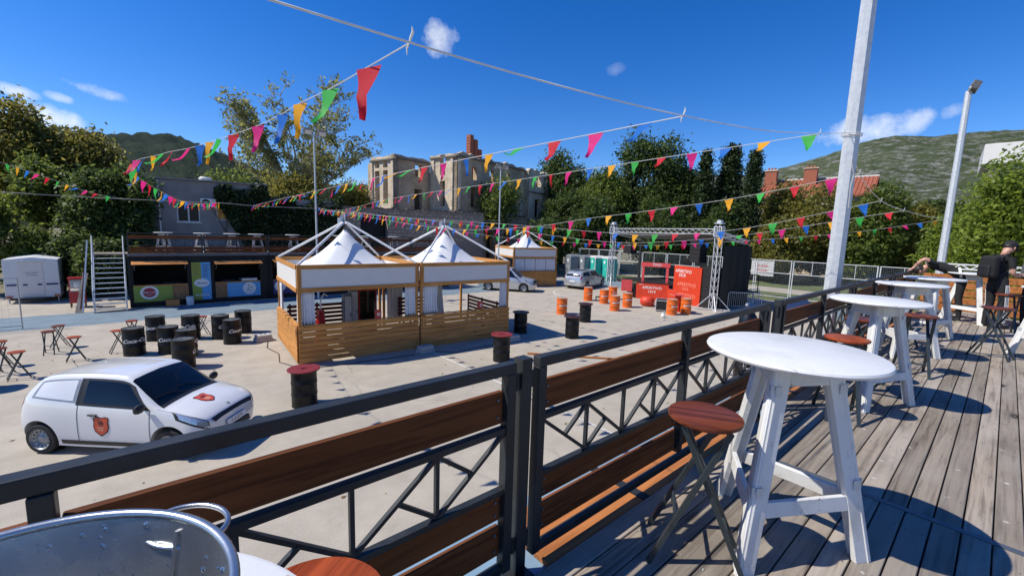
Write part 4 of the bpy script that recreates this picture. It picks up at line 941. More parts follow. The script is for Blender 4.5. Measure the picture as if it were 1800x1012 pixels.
for i, (x, ln, m, lab) in enumerate([(-2.02, 3.3, M_galv, 'tall grey plank leaning against the stair'), (-2.18, 1.75, M_deckwood, 'weathered plank leaning between popcorn cart and stair'), (-2.1, 2.6, M_maroon, 'thin maroon pole leaning against the stair')]):
    o = MB().bar((x - .25, 27.5, 0), (x + .05, 28.4, ln), .05 if i != 1 else .2, .04).build('leaning_plank', m); tag(o, lab, 'plank')
# red popcorn cart
r = empty('popcorn_cart', (-2.55, 29.5, 0)); tag(r, 'red popcorn cart with glass case between the trailer and the stair', 'cart')
MB().box((0, 0, .50), (.55, .45, .55)).build('cabinet', M_redbox, r, bevel=.01); MB().box((0, 0, 1.42), (.58, .48, .10)).build('roof', M_redbox, r, bevel=.02)
for x in (-.25, .25):
    for y in (-.2, .2): MB().box((x, y, 1.07), (.035, .035, .6)).build('post', M_redbox, r); MB().box((x, y, .12), (.04, .04, .24)).build('leg', M_black, r)
m_, n_, l_, b_ = newmat('clear_glass'); b_.inputs['Base Color'].default_value = (.9, .95, .95, 1); b_.inputs['Roughness'].default_value = .03; b_.inputs['Alpha'].default_value = .25; M_glass = m_
MB().box((0, -.205, 1.07), (.46, .006, .56)).build('pane', M_glass, r); MB().box((0, 0, 1.10), (.2, .2, .25)).build('kettle', M_galv, r, bevel=.03); MB().box((0, 0, .83), (.5, .4, .10)).build('popcorn', M_cream, r, bevel=.03)
# white box trailer
r = empty('box_trailer', (-5.28, 32.0, 0), R_(1)); tag(r, 'white box trailer with blue stripes at the left edge', 'trailer')
MB().prism([(0, .25), (1.9, .25), (1.9, 2.18), (.95, 2.30), (0, 2.18)], lambda a, b: (a, 0, b), lambda a, b: (a, 3.0, b)).build('box_body', M_whitemetal, r, bevel=.02)
MB().box((.93, -.012, 1.18), (.82, .02, 1.72)).build('door', M_panelw, r, bevel=.005); MB().box((.93, -.05, 2.10), (.98, .10, .05)).build('door_canopy', M_panelw, r)
for xa, xb, z in ((.08, .46, .92), (.62, .78, .92), (1.12, 1.28, .92), (1.42, 1.84, .92)): flat(rectp(xa, xb, z - .045, z + .045, -.026), 'blue_stripe', M_navy, r)
flat([(1.905, .1, .88), (1.905, 2.9, .88), (1.905, 2.9, .97), (1.905, .1, .97)], 'blue_stripe', M_navy, r)
text('SANITARNI', .085, lambda a, b: (.95 + a, -.026, 1.52 + b), M_navy, r); text('KONTEJNER', .07, lambda a, b: (.95 + a, -.026, 1.40 + b), M_navy, r)
for x in (.12, 1.78): MB().box((x, -.02, .32), (.22, .06, .12)).build('tail_light', M_tail, r)
for x in (.1, 1.8): MB().cyl((x, .1, 0), (x, .1, .3), .03, n=8).build('prop_leg', M_galv, r)
MB().box((.93, -.15, .22), (.8, .3, .05)).build('step', M_blackplast, r)
for x in (.02, 1.88): o = MB().cyl((x - .08, 1.6, .3), (x + .08, 1.6, .3), .3, n=20).build('wheel', M_tyre, r, smooth=40)
# mesh site fence on the left
M_wire = mat('fence_wire', (.40, .42, .43), .4, .8, .1, 9)
def mesh_fence(label, p, q, h=2.0, cell=.16):
    p, q = Vector((*p, 0)), Vector((*q, 0)); d = q - p; L = d.length; r = empty('site_fence', p, math.atan2(d.y, d.x)); tag(r, label, 'fence', 'site fence panels at the left')
    for x in (0, L): MB().cyl((x, 0, 0), (x, 0, h), .021, n=8).build('post', M_wire, r)
    for z in (.12, h - .03): MB().cyl((0, 0, z), (L, 0, z), .017, n=8).build('rail', M_wire, r)
    m = MB()
    for k in range(1, int(L / cell)): m.bar((k * cell, 0, .12), (k * cell, 0, h - .03), .0035)
    for k in range(1, int((h - .15) / cell)): m.bar((0, .003, .12 + k * cell), (L, .003, .12 + k * cell), .0035)
    o = m.build('wire_mesh', M_wire, r); o['kind'] = 'stuff'
mesh_fence('wire site fence panel at the left edge before the trailer', (-6.9, 24.5), (-3.72, 24.6))

# lamp posts
M_flood = mat('floodlight_housing', (.10, .10, .10), .5, .3, .2, 9); M_floodglass = mat('floodlight_glass', (.55, .56, .55), .15, .2, .2, 9)
def lamp_post(label, x, y, h, r0, r1, heads, n=8, az=0.):
    r = empty('floodlight_post', (x, y, 0), az); tag(r, label, 'lamp post')
    MB().cyl((0, 0, 0), (0, 0, h), r0, r1, n).build('pole', M_galv, r, smooth=(30 if n > 8 else 0)); MB().box((0, 0, .015), (r0 * 4, r0 * 4, .03)).build('base_plate', M_galv, r)
    if heads:
        MB().bar((-.55, 0, h + .02), (.55, 0, h + .02), .06, .06).build('cross_arm', M_galv, r)
        for s_, tilt in heads:
            f = empty('floodlight', (s_, -.05, h + .14), 0, r); M = Matrix.Rotation(tilt, 4, 'X'); MB().box((0, -.10, .0), (.42, .26, .30), M=M).build('housing', M_flood, f, bevel=.02); MB().box(tuple(Vector((0, -.10, 0)) + M @ Vector((0, -.135, 0))), (.36, .012, .24), M=M).build('lens', M_floodglass, f)
    return r
lamp_post('slim floodlight post in front of the ivy covered wall', 7.75, 26.5, 9.4, .06, .045, [(-.38, .5), (.38, .5)], 12)
lamp_post('slim floodlight post in front of the ruin', 21.05, 26.0, 9.05, .06, .045, [(-.35, .5), (.35, .5)], 12)
lamp_post('thick galvanised octagonal pole rising just outside the terrace railing', 8.72, 1.86, 11.0, .135, .10, [(-.35, .4), (.35, .4)], 8, .6)
lamp_post('distant galvanised floodlight pole beyond the terrace end', 26.0, 1.84, 10.6, .16, .10, [(-.22, .5), (.22, .5)], 8, .12)

# ================================================================== BUILDINGS BEHIND
M_greyr = mat('grey_render', (.24, .225, .215), .9, 0, .25, 1.2, bmp=.2, dirt=(.12, .11, .105))
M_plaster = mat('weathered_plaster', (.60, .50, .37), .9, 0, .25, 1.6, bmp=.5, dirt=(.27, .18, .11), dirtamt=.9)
M_plaster2 = mat('shaded_stained_plaster', (.46, .35, .235), .9, 0, .3, 1.1, bmp=.3, dirt=(.20, .14, .09), dirtamt=.9)  # darker copy for walls turned from the sun, shade in the colour, stains on top
M_brickred = mat('chimney_brick', (.34, .11, .06), .85, 0, .3, 9, bmp=.4)
M_stone = mat('rubble_stone', (.36, .29, .225), .9, 0, .25, 3, bmp=.4, tint=.22)
M_mortar = mat('wall_mortar', (.25, .205, .165), .95, 0, .2, 5, bmp=.3)
M_tile = mat('red_roof_tile', (.30, .085, .045), .85, 0, .35, 3, dirt=(.14, .06, .04))
M_cornice = mat('dark_cornice', (.16, .14, .125), .9, 0, .25, 4, bmp=.3)
# grey rendered house
r = empty('grey_house', (0, 0, 0)); tag(r, 'grey rendered house with white window and air conditioner behind the far terrace', 'house')
MB().wall((.45, 36), (1, 0), 6.6, 0, 6.55, .3, [(1.40, 2.62, 4.30, 5.50), (3.55, 4.3, 4.5, 5.6)], lambda u: 6.95 + .02 * u).build('front_wall', M_greyr, r)
MB().span((.45, 36.31, 0), (.75, 43, 6.9)).build('side_wall', M_greyr, r); MB().span((6.76, 36.31, 0), (7.05, 43, 6.9)).build('side_wall', M_greyr, r)
MB().add([(.3, 35.85, 6.98), (7.2, 35.85, 7.1), (7.2, 43.2, 7.1), (.3, 43.2, 6.98), (.3, 35.85, 7.08), (7.2, 35.85, 7.2), (7.2, 43.2, 7.2), (.3, 43.2, 7.08)], [(3, 2, 1, 0), (4, 5, 6, 7), (0, 1, 5, 4), (1, 2, 6, 5), (2, 3, 7, 6), (3, 0, 4, 7)]).build('roof', M_greyr, r)
MB().lathe([(.38, 0), (.38, .2), (.30, .28), (0, .3)], 20, (3.6, 37.2, 7.15)).build('roof_tank', M_panelw, r, smooth=40)
w = empty('window', (1.85, 36.0, 4.30), 0, r)
MB().wall((0, .04), (1, 0), 1.22, 0, 1.20, .08, [(.06, .57, .06, 1.14), (.65, 1.16, .06, 1.14)]).build('frame', M_panelw, w); MB().span((.05, .09, .05), (1.17, .10, 1.15)).build('glass', mat('dark_window_glass', (.012, .012, .013), .25, 0, .3, 2, spec=.25), w); MB().span((-.08, -.10, -.06), (1.30, .04, -.005)).build('sill', M_panelw, w)
w = empty('window', (4.0, 36.0, 4.5), 0, r); MB().wall((0, .06), (1, 0), .75, 0, 1.1, .08, [(.06, .69, .06, 1.04)]).build('frame', M_panelw, w)
for k in range(9): MB().box((.375, .1, .1 + k * .11), (.62, .02, .09)).build('shutter_slat', M_awn, w)
ac = empty('air_conditioner', (3.55, 35.75, 5.35)); tag(ac, 'white air conditioner unit on the grey house wall', 'air conditioner')
MB().box((0, .1, .28), (.86, .30, .56)).build('casing', M_panelw, ac, bevel=.02); o = MB().cyl((-.14, -.052, .28), (-.14, -.062, .28), .23, n=28).build('fan_grille', M_blackplast, ac); MB().cyl((-.14, -.063, .28), (-.14, -.07, .28), .06, n=14).build('fan_hub', M_panelw, ac)
for k in range(5): MB().box((.29, -.055, .12 + .07 * k), (.2, .008, .012)).build('vent_slot', M_blackplast, ac)
for x in (-.3, .3): MB().box((x, .1, -.03), (.04, .3, .05)).build('bracket', M_galv, ac)
MB().cyl((.95, 35.93, 0), (.95, 35.93, 6.9), .05, n=8).build('downpipe', M_panelw, r)
# long ivy grown wall, right of the house, and the rubble stone wall with its dark doorway
iw = empty('ivy_wall', (0, 0, 0)); tag(iw, 'dark wall overgrown with ivy between the grey house and the stone wall', 'wall')
MB().span((7.1, 36.4, 0), (12.6, 37.0, 6.3)).build('wall_core', M_greyr, iw)
sw = empty('stone_wall', (0, 0, 0)); tag(sw, 'rubble stone wall with a tall dark doorway in front of the ruin', 'wall')
MB().wall((10.6, 36.2), (1, 0), 16.6, 0, 5.9, .5, [(3.55, 6.0, 0, 5.55)], lambda u: 5.9 + .012 * u).build('wall_core', M_mortar, sw)
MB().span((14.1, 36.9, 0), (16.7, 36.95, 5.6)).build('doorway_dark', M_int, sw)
# individual stones on the face, irregular
stone_n = 0
def stone_patch(x0, x1, z0, z1):
    global stone_n
    z = z0
    while z < z1:
        hh = random.uniform(.26, .42); x = x0 - random.uniform(0, .3)
        while x < x1:
            ww = random.uniform(.32, .72); xa, xb = max(x + .02, x0), min(x + ww - .02, x1); za, zb_ = z + .018 + random.uniform(0, .03), min(z + hh - .018 - random.uniform(0, .03), z1)
            if xb - xa > .12 and zb_ - za > .1:
                c = ((xa + xb) / 2, (za + zb_) / 2); n = 7; ph = random.uniform(0, 6); poly = []
                for k in range(n):
                    t = ph + 2 * math.pi * k / n; ct, s2 = math.cos(t), math.sin(t); f = 1 / max(abs(ct), abs(s2)) * random.uniform(.80, .98); poly.append((c[0] + ct * f * (xb - xa) / 2, c[1] + s2 * f * (zb_ - za) / 2))
                pr = random.uniform(.02, .05); m = MB(); 
                vs = [(a, 36.21, b) for a, b in poly] + [(c[0] + (a - c[0]) * .86, 36.2 - pr, c[1] + (b - c[1]) * .86) for a, b in poly]
                m.add(vs, [tuple(range(n, 2 * n))] + [(i, (i + 1) % n, n + (i + 1) % n, n + i) for i in range(n)])
                m.build('stone', M_stone, sw); stone_n += 1
            x += ww
        z += hh
stone_patch(12.4, 14.1, 3.4, 5.85); stone_patch(16.65, 27.1, 3.2, 5.95)
cp = MB()
for x in np.arange(10.7, 27.0, .55): cp.box((x + .27, 36.42, 5.93 + .012 * (x - 10.6) + random.uniform(-.02, .05)), (.5, .62, .10), random.uniform(-.05, .05))
cp.build('coping', M_cornice, sw)
# the ruin: two projecting blocks, roofless, with empty windows
ruin = empty('ruined_building', (0, 0, 0)); tag(ruin, 'roofless ruined stone mansion with empty windows and a broken brick chimney', 'ruin')
th = R_(12); e1 = Vector((math.cos(th), math.sin(th), 0)); e2 = Vector((-e1.y, e1.x, 0))
PA = Vector((20.0, 42.0, 0)); PB = PA + e1 * 4.8 - e2 * 4.2
def jag(base, amp, seed):
    return lambda u: base + amp * (math.sin(u * 1.7 + seed) * .4 + math.sin(u * 4.3 + seed * 2) * .3 + math.sin(u * 9.1) * .2)
def ruin_wall(p, d, L, z1, holes, m, nm='wall', seed=0., amp=.12, nsub=14):
    hs_ = list(holes); mb = MB(); sub = [(L * k / nsub, L * k / nsub, 99, 99) for k in range(1, nsub)]
    mb.wall((p.x, p.y), (d.x, d.y), L, 0, z1, .55, hs_ + [(L * k / nsub, L * k / nsub, z1, z1) for k in range(1, nsub)], jag(z1, amp, seed)); return mb.build(nm, m, ruin)
# block A
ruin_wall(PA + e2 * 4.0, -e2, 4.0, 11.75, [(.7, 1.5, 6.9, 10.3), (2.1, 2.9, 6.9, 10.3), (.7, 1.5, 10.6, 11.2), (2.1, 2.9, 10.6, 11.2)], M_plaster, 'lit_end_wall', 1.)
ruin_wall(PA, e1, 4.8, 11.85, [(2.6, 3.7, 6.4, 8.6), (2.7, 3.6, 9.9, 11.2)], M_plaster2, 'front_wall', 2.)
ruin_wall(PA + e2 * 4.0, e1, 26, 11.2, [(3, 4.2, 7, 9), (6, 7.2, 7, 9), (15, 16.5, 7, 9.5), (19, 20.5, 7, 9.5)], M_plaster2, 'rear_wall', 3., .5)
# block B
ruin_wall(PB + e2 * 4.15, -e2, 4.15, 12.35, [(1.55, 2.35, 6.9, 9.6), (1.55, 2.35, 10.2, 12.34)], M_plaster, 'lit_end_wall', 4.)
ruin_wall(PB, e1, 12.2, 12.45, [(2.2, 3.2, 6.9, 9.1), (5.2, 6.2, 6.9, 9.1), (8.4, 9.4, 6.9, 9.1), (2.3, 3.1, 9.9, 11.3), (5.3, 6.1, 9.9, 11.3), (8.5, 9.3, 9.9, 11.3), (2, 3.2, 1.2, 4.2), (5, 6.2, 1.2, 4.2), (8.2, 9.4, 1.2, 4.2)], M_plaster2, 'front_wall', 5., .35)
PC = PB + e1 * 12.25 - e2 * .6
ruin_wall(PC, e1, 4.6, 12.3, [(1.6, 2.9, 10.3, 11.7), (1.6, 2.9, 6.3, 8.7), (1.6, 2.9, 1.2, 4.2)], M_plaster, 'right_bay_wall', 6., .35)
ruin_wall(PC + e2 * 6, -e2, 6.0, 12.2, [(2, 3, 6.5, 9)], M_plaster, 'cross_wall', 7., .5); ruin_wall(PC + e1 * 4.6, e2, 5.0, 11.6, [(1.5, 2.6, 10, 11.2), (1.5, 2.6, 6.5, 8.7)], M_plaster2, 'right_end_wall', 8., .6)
for p, d, L, z in ((PA + e2 * 4.0, -e2, 4.05, 11.35), (PA, e1, 4.7, 11.5), (PB + e2 * 4.1, -e2, 4.15, 12.05), (PB, e1, 12.2, 12.1), (PB, e1, 12.2, 6.3), (PB + e2 * 4.1, -e2, 4.1, 6.35), (PA, e1, 4.7, 6.2), (PC, e1, 4.6, 9.5), (PC, e1, 4.6, 5.9)):
    n_ = Vector((d.y, -d.x, 0)); a = p + n_ * .10 + Vector((0, 0, z)); MB().bar(a, a + d * L, .22, .16).build('cornice', M_cornice, ruin)
for p, d, us, z0, z1 in ((PA + e2 * 4.0, -e2, (.25, 3.75), 6.5, 11.2), (PB + e2 * 4.1, -e2, (.5, 3.4), 6.5, 11.8), (PB, e1, (.3, 11.5), 6.5, 11.9), (PC, e1, (.3, 4.2), 6, 11.5)):
    n_ = Vector((d.y, -d.x, 0))
    for u in us:
        a = p + d * u + n_ * .06; MB().box((a.x, a.y, (z0 + z1) / 2), (.34, .16, z1 - z0), math.atan2(d.y, d.x)).build('pilaster', M_plaster, ruin)
for p, d, L in ((PA + e2 * 1.5 + e1 * .6, e1, 4.2), (PB + e2 * 1.6 + e1 * .6, e1, 11.0), (PC + e2 * 1.4 + e1 * .6, e1, 3.4), (PA + e2 * 3.4 + e1 * 1.2, -e2, 2.6), (PB + e2 * 3.4 + e1 * 1.3, -e2, 2.6)):
    MB().wall((p.x, p.y), (d.x, d.y), L, 0, 10.9, .3, []).build('window_dark_backing', M_cornice, ruin)  # dark walls added behind the empty windows so the openings look dark
ch = empty('chimney', (0, 0, 0), 0, ruin); cc = PB + e1 * 4.6 + e2 * 2.5
for k in range(3):
    c = cc + e1 * (k * .74); top = (15.3, 14.9, 13.9)[k]
    MB().box((c.x, c.y, (11 + top) / 2), (.58, .6, top - 11), th).build('brick_stack', M_brickred, ch)
    for j in range(int((top - 12) / .32)):
        MB().box((c.x, c.y, 12.1 + j * .32), (.63, .65, .10), th + random.uniform(-.05, .05)).build('brick_course', M_brickred, ch)
# house with red tiled roof on the right, and the white slab of a modern block
h = empty('tiled_house', (72, 18.4, 0), R_(96)); tag(h, 'house with a red tiled roof and brick chimneys behind the trees on the right', 'house')
W2, D2 = 6.0, 5.0
for s_ in (-1, 1): MB().span((-W2, s_ * (D2 - .3), 0), (W2, s_ * D2, 10.3)).build('wall', M_plaster, h)
for s_ in (-1, 1): MB().prism([(-D2 + .31, 0), (D2 - .31, 0), (D2 - .31, 10.25), (0, 12.6), (-D2 + .31, 10.25)], lambda a, b, s_=s_: (s_ * W2, a, b), lambda a, b, s_=s_: (s_ * (W2 - .3), a, b)).build('gable_wall', M_greyr, h)
for s_ in (-1, 1):
    MB().add([(-W2 - .4, s_ * (D2 + .5), 10.05), (W2 + .4, s_ * (D2 + .5), 10.05), (W2 + .4, 0, 12.85), (-W2 - .4, 0, 12.85), (-W2 - .4, s_ * (D2 + .5), 10.2), (W2 + .4, s_ * (D2 + .5), 10.2), (W2 + .4, 0, 13.0), (-W2 - .4, 0, 13.0)], [(0, 1, 2, 3), (7, 6, 5, 4), (0, 4, 5, 1), (1, 5, 6, 2), (2, 6, 7, 3), (3, 7, 4, 0)]).build('roof', M_tile, h)
    tl = MB()
    for k in range(31):
        x = -W2 - .2 + k * .42; tl.bar((x, s_ * (D2 + .5), 10.24), (x, s_ * .05, 13.02), .17, .09)
    o = tl.build('tile_ridges', M_tile, h)
MB().bar((-W2 - .4, 0, 13.06), (W2 + .4, 0, 13.06), .3, .2).build('ridge', M_panelw, h)
for x in (.8, 5.6): 
    c = empty('chimney', (x, 1.5, 0), 0, h); MB().box((0, 0, 12.9), (1.5, .9, 2.6)).build('stack', M_brickred, c); MB().box((0, 0, 14.28), (1.8, 1.1, .16)).build('cap', M_plaster, c)
    for k in (-.4, 0, .4): MB().cyl((k, 0, 14.36), (k, 0, 14.7), .13, n=10).build('pot', M_brickred, c)
h = empty('modern_block', (60, -3.0, 0), R_(94)); tag(h, 'white concrete top of a modern block above the tree at the right edge', 'building')
MB().span((-6, -4, 11.4), (5.7, 4, 13.1)).build('parapet_slab', M_panelw, h, bevel=.05); MB().span((-5.5, -3.6, 0), (5.2, 3.6, 11.39)).build('core', M_greyr, h)
for k in range(5): MB().span((-5 + 2 * k, 3.605, 8.6), (-3.4 + 2 * k, 3.64, 10.6)).build('window', M_carglass, h)
# ================================================================== STAGE
M_alu = mat('aluminium_truss', (.64, .65, .66), .4, .3, .08, 9)
M_tarp = mat('grey_tarp', (.28, .28, .29), .8, 0, .12, 2)
M_stagered = mat('aperitif_red', (.60, .045, .012), .5, 0, .12, 5); M_stagepink = mat('faded_pink_red', (.62, .07, .07), .5, 0, .15, 5)
M_speaker = mat('speaker_black', (.010, .010, .011), .7, 0, .2, 20)
def truss_mesh(m, p, q, w=.29, step=.5, r=.024):
    p, q = Vector(p), Vector(q); d = (q - p); L = d.length; d.normalize(); a = Vector((0, 0, 1)) if abs(d.z) < .8 else Vector((.34, .94, 0)).normalized(); b = d.cross(a).normalized(); a = b.cross(d)
    cs = [a * w / 2 + b * w / 2, a * w / 2 - b * w / 2, -a * w / 2 - b * w / 2, -a * w / 2 + b * w / 2]
    for c in cs: m.cyl(p + c, q + c, r, n=6)
    n = max(1, int(L / step))
    for i in range(n):
        t0, t1 = L * i / n, L * (i + 1) / n
        for k in range(4): m.cyl(p + cs[k] + d * t0, p + cs[(k + 1) % 4] + d * t1, r * .5, n=5)
TL, TR = Vector((29.6, 21.5, 0)), Vector((25.9, 11.3, 0)); bd = (TR - TL).normalized(); back = Vector((4.0, -.1, 0))
stg = empty('stage_truss', (0, 0, 0)); tag(stg, 'aluminium truss gate with grey canopy over the stage', 'stage truss')
for P_, nm in ((TL, 0), (TR, 0)):
    m = MB(); truss_mesh(m, P_ + Vector((0, 0, .1)), P_ + Vector((0, 0, 5.1))); m.build('tower', M_alu, stg)
    m = MB().box(P_ + Vector((0, 0, 4.72)), (.42, .42, .5), math.atan2(bd.y, bd.x)); s = MB()
    for k in range(4):
        c = Vector(((-1) ** (k // 2) * .21, (-1) ** (k % 2 + k // 2) * .21, 0)); s.bar(P_ + c + Vector((0, 0, 4.45)), P_ + c + Vector((0, 0, 5.0)), .05)
    for z in (4.45, 5.0, 5.2): s.box(P_ + Vector((0, 0, z)), (.46, .46, .04))
    s.build('sleeve_block', M_alu, stg); MB().cyl(P_ + Vector((-.18, 0, 5.28)), P_ + Vector((.18, 0, 5.28)), .12, n=14).build('pulley', M_alu, stg)
    for k in range(4):
        a = k * math.pi / 2 + .6; e = P_ + Vector((math.cos(a) * 1.0, math.sin(a) * 1.0, .04)); MB().bar(P_ + Vector((0, 0, .08)), e, .07, .07).build('outrigger', M_alu, stg); MB().cyl(e, P_ + Vector((0, 0, 1.1)), .022, n=6).build('brace', M_alu, stg)
m = MB(); truss_mesh(m, TL + bd * .2 + Vector((0, 0, 4.72)), TR - bd * .2 + Vector((0, 0, 4.72)), .30, .55); m.build('front_beam', M_alu, stg)
m = MB(); truss_mesh(m, TR + Vector((0, 0, 4.6)), TR + back + Vector((0, 0, 4.1)), .26, .55); m.build('side_beam', M_alu, stg); m = MB(); truss_mesh(m, TL + Vector((0, 0, 4.6)), TL + back + Vector((0, 0, 4.1)), .26, .55); m.build('side_beam', M_alu, stg)
for P_ in (TL + back, TR + back): MB().bar(P_, P_ + Vector((0, 0, 4.1)), .16).build('rear_post', M_speaker, stg)
cm = MB(); pts = []
for i in range(9):
    for j in range(7): a, b = i / 8, j / 6; p = TL + bd * ((TR - TL).length * a) + back * (b * 1.05 + .06); pts.append((p.x, p.y, 4.52 - .40 * b - .12 * math.sin(math.pi * a) * math.sin(math.pi * b)))
cm.grid(pts, 9, 7); o = cm.build('canopy', M_tarp, stg, smooth=60)
for a_, b_ in ((TR, TR + back),):
    dr = MB(); pts = []
    for i in range(41):
        q = a_.lerp(b_, i / 40) + Vector((.25, -.25 + .05 * math.sin(i * 1.9), 0)); pts += [(q.x, q.y, .05), (q.x, q.y, 3.9)]
    dr.grid(pts, 41, 2); dr.build('side_drape', M_speaker, stg, smooth=60)
# stage deck behind the beam
sd = empty('stage_platform', (28.6, 15.6, 0), math.atan2(bd.y, bd.x)); tag(sd, 'low dark stage platform behind the red panels', 'stage')
MB().box((0, 1.2, .9), (9.0, 4.2, .12)).build('platform_deck', M_speaker, sd)
for x in (-4.2, -1.4, 1.4, 4.2):
    for y in (-.7, 3.1): MB().box((x, y, .42), (.07, .07, .84)).build('leg', M_alu, sd)
for k in range(7): MB().box((-4.4 + k * 1.47, 3.2, 1.5), (.04, .04, 1.1)).build('guard_post', M_speaker, sd)
MB().box((0, 3.2, 2.05), (8.9, .05, .05)).build('guard_rail', M_speaker, sd); MB().box((0, 3.2, 1.5), (8.9, .04, .04)).build('guard_rail', M_speaker, sd)
def speaker_stack(label, c, n, w, d, h, z0):
    r = empty('speaker_stack', (*c, z0), math.atan2(bd.y, bd.x)); tag(r, label, 'speakers')
    for k in range(n):
        b = MB().box((0, 0, h * (k + .5)), (w, d, h - .015)).build('speaker_box', M_speaker, r, bevel=.02); 
        MB().box((0, -d / 2 - .008 if bd.x > 0 else d / 2 + .008, h * (k + .5)), (w * .9, .012, h * .82)).build('grille', M_blackplast, b)
        MB().box((0, d / 2 + .01, h * (k + .5)), (.2, .02, .04)).build('handle', M_rim, b)
speaker_stack('tall black speaker wall left of the right truss tower', (26.75, 11.85), 4, 1.25, .9, .64, 0.)
speaker_stack('small black subwoofer left of the red counter', (26.5, 17.1), 1, .9, .7, .95, 0.)
speaker_stack('black speakers hanging from the left of the beam', (28.75, 19.25), 1, .95, .6, .62, 2.95)
speaker_stack('black line array hanging right of the stage middle', (26.7, 12.85), 5, .85, .6, .27, 2.75)
# red panels
def board(name, label, p, q, z0, z1, m, lines, col, cat='banner', t=.08):
    p, q = Vector((*p, 0)), Vector((*q, 0)); d = q - p; L = d.length; r = empty(name, p, math.atan2(d.y, d.x)); tag(r, label, cat)
    MB().span((0, 0, z0), (L, t, z1)).build('panel', m, r, bevel=.01)
    for s, size, x, z in lines: text(s, size, lambda a, b, x=x, z=z: (x + a, -.006, z + b), col, r, offset=.004)
    return r
M_fade = mat('pale_red_print', (.78, .25, .16), .6, 0, .1, 6)
r = board('red_backdrop', 'tall orange red panel with white aperitif lettering right of the stage', (27.15, 14.6), (26.36, 12.35), 0, 2.45, M_stagered, [('APERITIVO', .30, .85, 2.1), ('1919', .32, .75, 1.82)], M_print)
for k, z in enumerate((1.25, .55)): text('APERITIVO', .34, lambda a, b, z=z: (1.2 + a, -.006, z + b), M_fade, r, offset=.005); text('1919', .3, lambda a, b, z=z: (1.1 + a, -.006, z - .3 + b), M_fade, r, offset=.004)
r = board('red_counter', 'red promotional counter with white aperitif lettering and an arch above it', (26.0, 16.7), (26.85, 14.75), 0, 1.13, M_stagered, [('APERITIVO', .27, 1.05, .80), ('1919', .26, 1.05, .52), ('since', .12, .3, 1.02)], M_print, 'counter', .7)
MB().span((-.02, -.03, 1.132), (2.15, .75, 1.17)).build('counter_top', M_speaker, r)
for x in (.35, 1.95): MB().box((x, .35, 1.75), (.16, .16, 1.16)).build('arch_post', M_stagepink, r)
MB().box((1.15, .35, 2.38), (1.9, .2, .28)).build('arch_header', M_stagepink, r); text('TIVO', .26, lambda a, b: (1.25 + a, .243, 2.38 + b), M_print, r, offset=.004)
board('pink_sign', 'small pink board at the left end of the red counter', (25.5, 17.6), (25.85, 16.95), .45, 1.25, M_stagepink, [], M_print, 'sign', .03)
board('red_side_board', 'low red board leaning before the tall red panel', (25.9, 14.3), (25.75, 13.55), 0, .95, M_stagered, [('1919', .2, .38, .6)], M_fade, 'sign', .04)
r = empty('red_pouf', (23.75, 14.4, 0)); tag(r, 'round red inflatable pouf before the counter', 'pouf'); MB().lathe([(0, 0), (.30, .0), (.42, .12), (.45, .3), (.40, .48), (.28, .58), (0, .60)], 24).build('cushion', M_stagered, r, smooth=60); MB().lathe([(.43, .27), (.462, .3), (.43, .33)], 24, closed=True).build('piping', M_stagepink, r)
r = empty('road_case', (23.0, 13.0, 0), .5); tag(r, 'black road case with metal edges before the orange drums', 'case')
MB().box((0, 0, .36), (.95, .6, .56)).build('box_body', M_speaker, r, bevel=.01); m = MB()
for x in (-.475, .475):
    for y in (-.3, .3): m.bar((x, y, .08), (x, y, .64), .035)
for z in (.08, .64):
    for y in (-.3, .3): m.bar((-.475, y, z), (.475, y, z), .03)
    for x in (-.475, .475): m.bar((x, -.3, z), (x, .3, z), .03)
m.build('metal_edges', M_alu, r)
for x in (-.38, .38):
    for y in (-.22, .22): MB().cyl((x - .02, y, .04), (x + .02, y, .04), .04, n=10).build('castor', M_tyre, r)
r = empty('party_table', (23.5, 12.25, 0)); tag(r, 'red topped standing table between the two right orange drums', 'table'); MB().lathe([(0, .98), (.34, .98), (.34, 1.01), (0, 1.01)], 24).build('top', M_stagepink, r); MB().lathe([(.2, 0), (.16, .4), (.18, .975)], 14).build('column', M_stagered, r)
r = empty('small_crate', (22.75, 17.3, 0)); tag(r, 'small dark crate between the orange drums', 'crate'); MB().box((0, 0, .25), (.5, .4, .04)).build('top_board', M_maroon, r)
for x in (-.2, .2):
    for y in (-.16, .16): MB().box((x, y, .115), (.05, .05, .23)).build('leg', M_maroon, r)
r = empty('plastic_bag', (21.05, 11.75, 0)); tag(r, 'white plastic bag lying left of the orange drum pair', 'bag'); MB().lathe([(0, 0), (.10, .01), (.13, .08), (.09, .19), (.05, .24), (.07, .30), (0, .29)], 9).build('bag_body', M_panelw, r, smooth=30)
def barrier(label, p, q):
    p, q = Vector((*p, 0)), Vector((*q, 0)); d = q - p; L = d.length; r = empty('crowd_barrier', p, math.atan2(d.y, d.x)); tag(r, label, 'barrier', 'crowd barriers right of the stage')
    MB().tube([(.0, 0, .1), (0, 0, .95), (.06, 0, 1.05), (L - .06, 0, 1.05), (L, 0, .95), (L, 0, .1)], .021, 6).build('outer_tube', M_alu, r); MB().cyl((0, 0, .2), (L, 0, .2), .016, n=6).build('lower_rail', M_alu, r)
    for k in range(1, int(L / .12)): MB().cyl((k * .12, 0, .2), (k * .12, 0, 1.04), .008, n=5).build('bar', M_alu, r)
    for x in (.2, L - .2): MB().bar((x, -.3, .02), (x, .3, .02), .05, .03).build('foot', M_alu, r)
barrier('grey crowd barrier right of the truss tower, nearer one', (27.3, 11.0), (28.8, 9.6)); barrier('grey crowd barrier behind the nearer one beside the stage', (29.0, 11.3), (31.2, 10.6))
